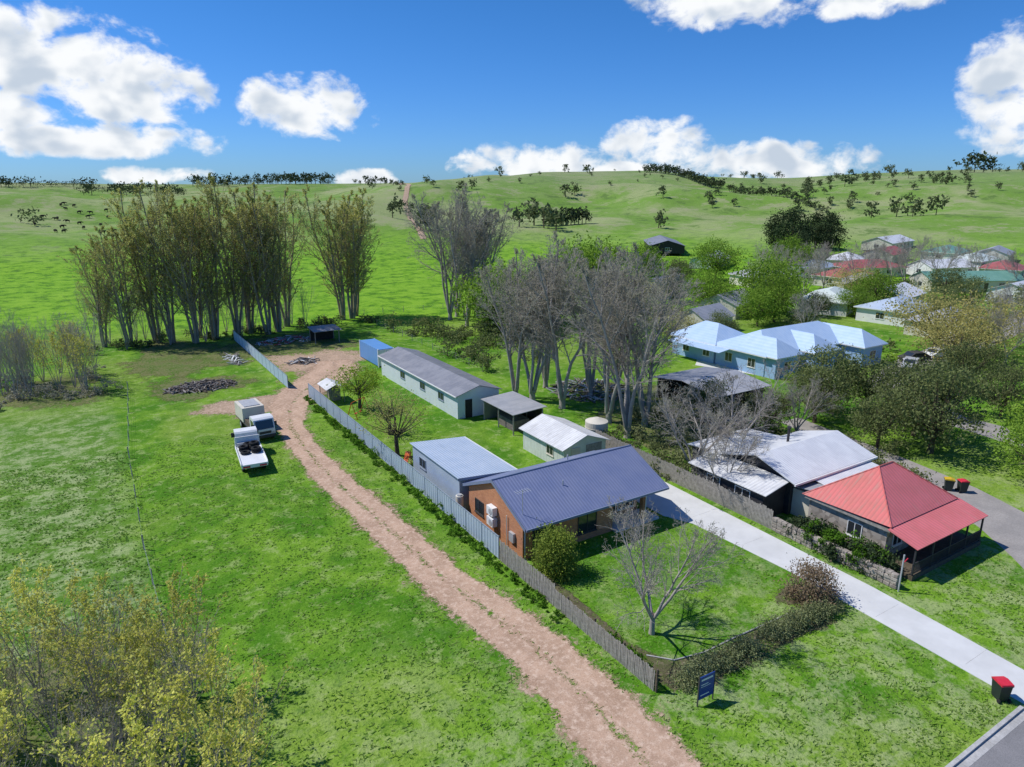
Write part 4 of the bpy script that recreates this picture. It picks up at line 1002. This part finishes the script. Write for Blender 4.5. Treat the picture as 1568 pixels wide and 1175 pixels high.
# cow (skinned mesh), instanced as a herd
def cow_mesh():
    V_ = [(0, 0, 1.05), (0, .55, 1.1), (0, 1.0, 1.25), (0, 1.3, 1.05), (0, 1.55, .75), (0, -.6, 1.1), (0, -.85, 1.1), (0, -.95, .6),
          (.2, .5, .95), (.22, .5, .5), (.22, .48, .03), (-.2, .5, .95), (-.22, .5, .5), (-.22, .55, .03),
          (.2, -.6, .95), (.22, -.7, .5), (.22, -.65, .03), (-.2, -.6, .95), (-.22, -.7, .5), (-.22, -.6, .03), (.16, 1.3, 1.15), (-.16, 1.3, 1.15)]
    E_ = [(0, 1), (1, 2), (2, 3), (3, 4), (0, 5), (5, 6), (6, 7), (1, 8), (8, 9), (9, 10), (1, 11), (11, 12), (12, 13), (5, 14), (14, 15), (15, 16), (5, 17), (17, 18), (18, 19), (3, 20), (3, 21)]
    rad = [.38, .36, .2, .16, .1, .36, .1, .03, .16, .08, .05, .16, .08, .05, .18, .08, .05, .18, .08, .05, .04, .04]
    me = bpy.data.meshes.new('cow_skel'); me.from_pydata(V_, E_, [])
    o = bpy.data.objects.new('cow_tmp', me); COL.objects.link(o)
    o.modifiers.new('skin', 'SKIN'); o.modifiers.new('sub', 'SUBSURF').levels = 1
    for i, sv in enumerate(me.skin_vertices[0].data): sv.radius = (rad[i], rad[i]); sv.use_root = (i == 0)
    dg = bpy.context.evaluated_depsgraph_get(); m2 = bpy.data.meshes.new_from_object(o.evaluated_get(dg))
    bpy.data.objects.remove(o); m2.materials.clear(); m2.materials.append(M['hide']); return m2
cm = cow_mesh()
for _ in range(22):
    off = rng.uniform(-34.5, -29.0); d = rng.uniform(340, 470); x, y = polar(off, d); place('grazing_cow', cm, x, y, height(x, y), 1.2)

# ------------------------------------------------------------------ sky, sun, camera
SUN_DIR = Vector((-.74, .67, 0)).normalized(); ELEV = R(53)
w = bpy.data.worlds.new('World'); scene.world = w; w.use_nodes = True
nt = w.node_tree; bg = nt.nodes['Background']; bg.inputs['Strength'].default_value = .14
sky = N(nt, 'ShaderNodeTexSky', sky_type='NISHITA'); sky.sun_disc = False; sky.sun_elevation = ELEV
sky.sun_rotation = math.atan2(SUN_DIR.x, SUN_DIR.y); sky.air_density = 1.0; sky.dust_density = .2; sky.ozone_density = 3
BL = [(-32.5, 7.6, 8.5, 3.6), (-27.5, 6.0, 6, 2.8), (-29.7, 3.0, 8, 1.6), (-27, .9, 3.6, .8), (-36, 4.8, 5, 2), (-15.8, 5.6, 5.2, 2.5), (1.9, 1.8, 6.6, 1.8), (11, 3.2, 3.8, 2.2), (19.5, 1.7, 7.4, 1.6), (9, 1.3, 4, 1.0),
      (16, 12.6, 7.4, 2.2), (25, 12.0, 4, 1.4), (35, 6.0, 3.9, 4.2), (36, 2.8, 3.2, 1.6), (-11.3, .7, 2.6, .9), (95, 9, 12, 5), (-80, 8, 14, 5)]
tc = N(nt, 'ShaderNodeTexCoord'); sp = N(nt, 'ShaderNodeSeparateXYZ'); L(nt, tc.outputs['Generated'], sp.inputs[0])
az = math_(nt, 'ARCTAN2', sp.outputs[1], sp.outputs[0]); el = math_(nt, 'ARCSINE', sp.outputs[2])
cv = N(nt, 'ShaderNodeCombineXYZ'); L(nt, az, cv.inputs[0]); L(nt, math_(nt, 'MULTIPLY', el, 1.35), cv.inputs[1])
ad = N(nt, 'ShaderNodeVectorMath', operation='ADD'); L(nt, cv.outputs[0], ad.inputs[0]); ad.inputs[1].default_value = (R(.6), R(1.3), 0)
n1 = noise_(nt, cv.outputs[0], 19, 7, .58, .2); n2 = noise_(nt, ad.outputs[0], 19, 2, .5, .2)
acc = None
for off, e0, rx, ry in BL:
    a = 58-off
    dx = math_(nt, 'MULTIPLY_ADD', az, 1/R(rx), -R(a)/R(rx))
    dy = math_(nt, 'MULTIPLY_ADD', el, 1/R(ry), -R(e0)/R(ry))
    dy = math_(nt, 'MAXIMUM', dy, math_(nt, 'MULTIPLY', dy, -1.5))
    s = math_(nt, 'SUBTRACT', 1.0, math_(nt, 'MULTIPLY_ADD', dx, dx, math_(nt, 'MULTIPLY', dy, dy)))
    acc = s if acc is None else math_(nt, 'SMOOTH_MAX', acc, s, .3)
acc = math_(nt, 'MAXIMUM', acc, -2.0)
d1 = math_(nt, 'ADD', acc, math_(nt, 'MULTIPLY_ADD', n1, 4.0, -2.0))
alpha = ramp(nt, d1, -.15, .75)
rel = math_(nt, 'MULTIPLY_ADD', n2, -3.2, math_(nt, 'MULTIPLY_ADD', d1, -.32, 2.7))
lit = ramp(nt, rel, .1, 1.1)
ccol = mixc(nt, lit, (4.0, 4.6, 5.4), (6.9, 7.05, 7.2))
hs = N(nt, 'ShaderNodeHueSaturation'); hs.inputs['Saturation'].default_value = 1.15; L(nt, sky.outputs[0], hs.inputs['Color'])
tint = mixc(nt, ramp(nt, el, 0, .3), (.27, .50, .96), (.24, .53, .84))
skc = mixc(nt, 1.0, hs.outputs[0], tint, 'MULTIPLY')
col = mixc(nt, alpha, skc, ccol)
L(nt, col, bg.inputs['Color'])
sd = bpy.data.lights.new('sun', 'SUN'); sd.energy = 4.2; sd.angle = R(.5); sd.color = (1, .965, .91)
so = bpy.data.objects.new('sun', sd); COL.objects.link(so)
v = Vector((SUN_DIR.x*math.cos(ELEV), SUN_DIR.y*math.cos(ELEV), math.sin(ELEV)))
so.rotation_euler = (-v).to_track_quat('-Z', 'Y').to_euler(); so.location = (0, 0, 80)
cd = bpy.data.cameras.new('camera'); cd.sensor_width = 36; cd.lens = 36*1050/1568; cd.clip_end = 20000; cd.clip_start = .5
co = bpy.data.objects.new('camera', cd); COL.objects.link(co); co.location = (-21.57, -20.63, 24.5); co.rotation_euler = (R(90-15.8), 0, R(-32)); scene.camera = co
scene.view_settings.view_transform = 'Standard'; scene.view_settings.look = 'None'; scene.view_settings.exposure = 0
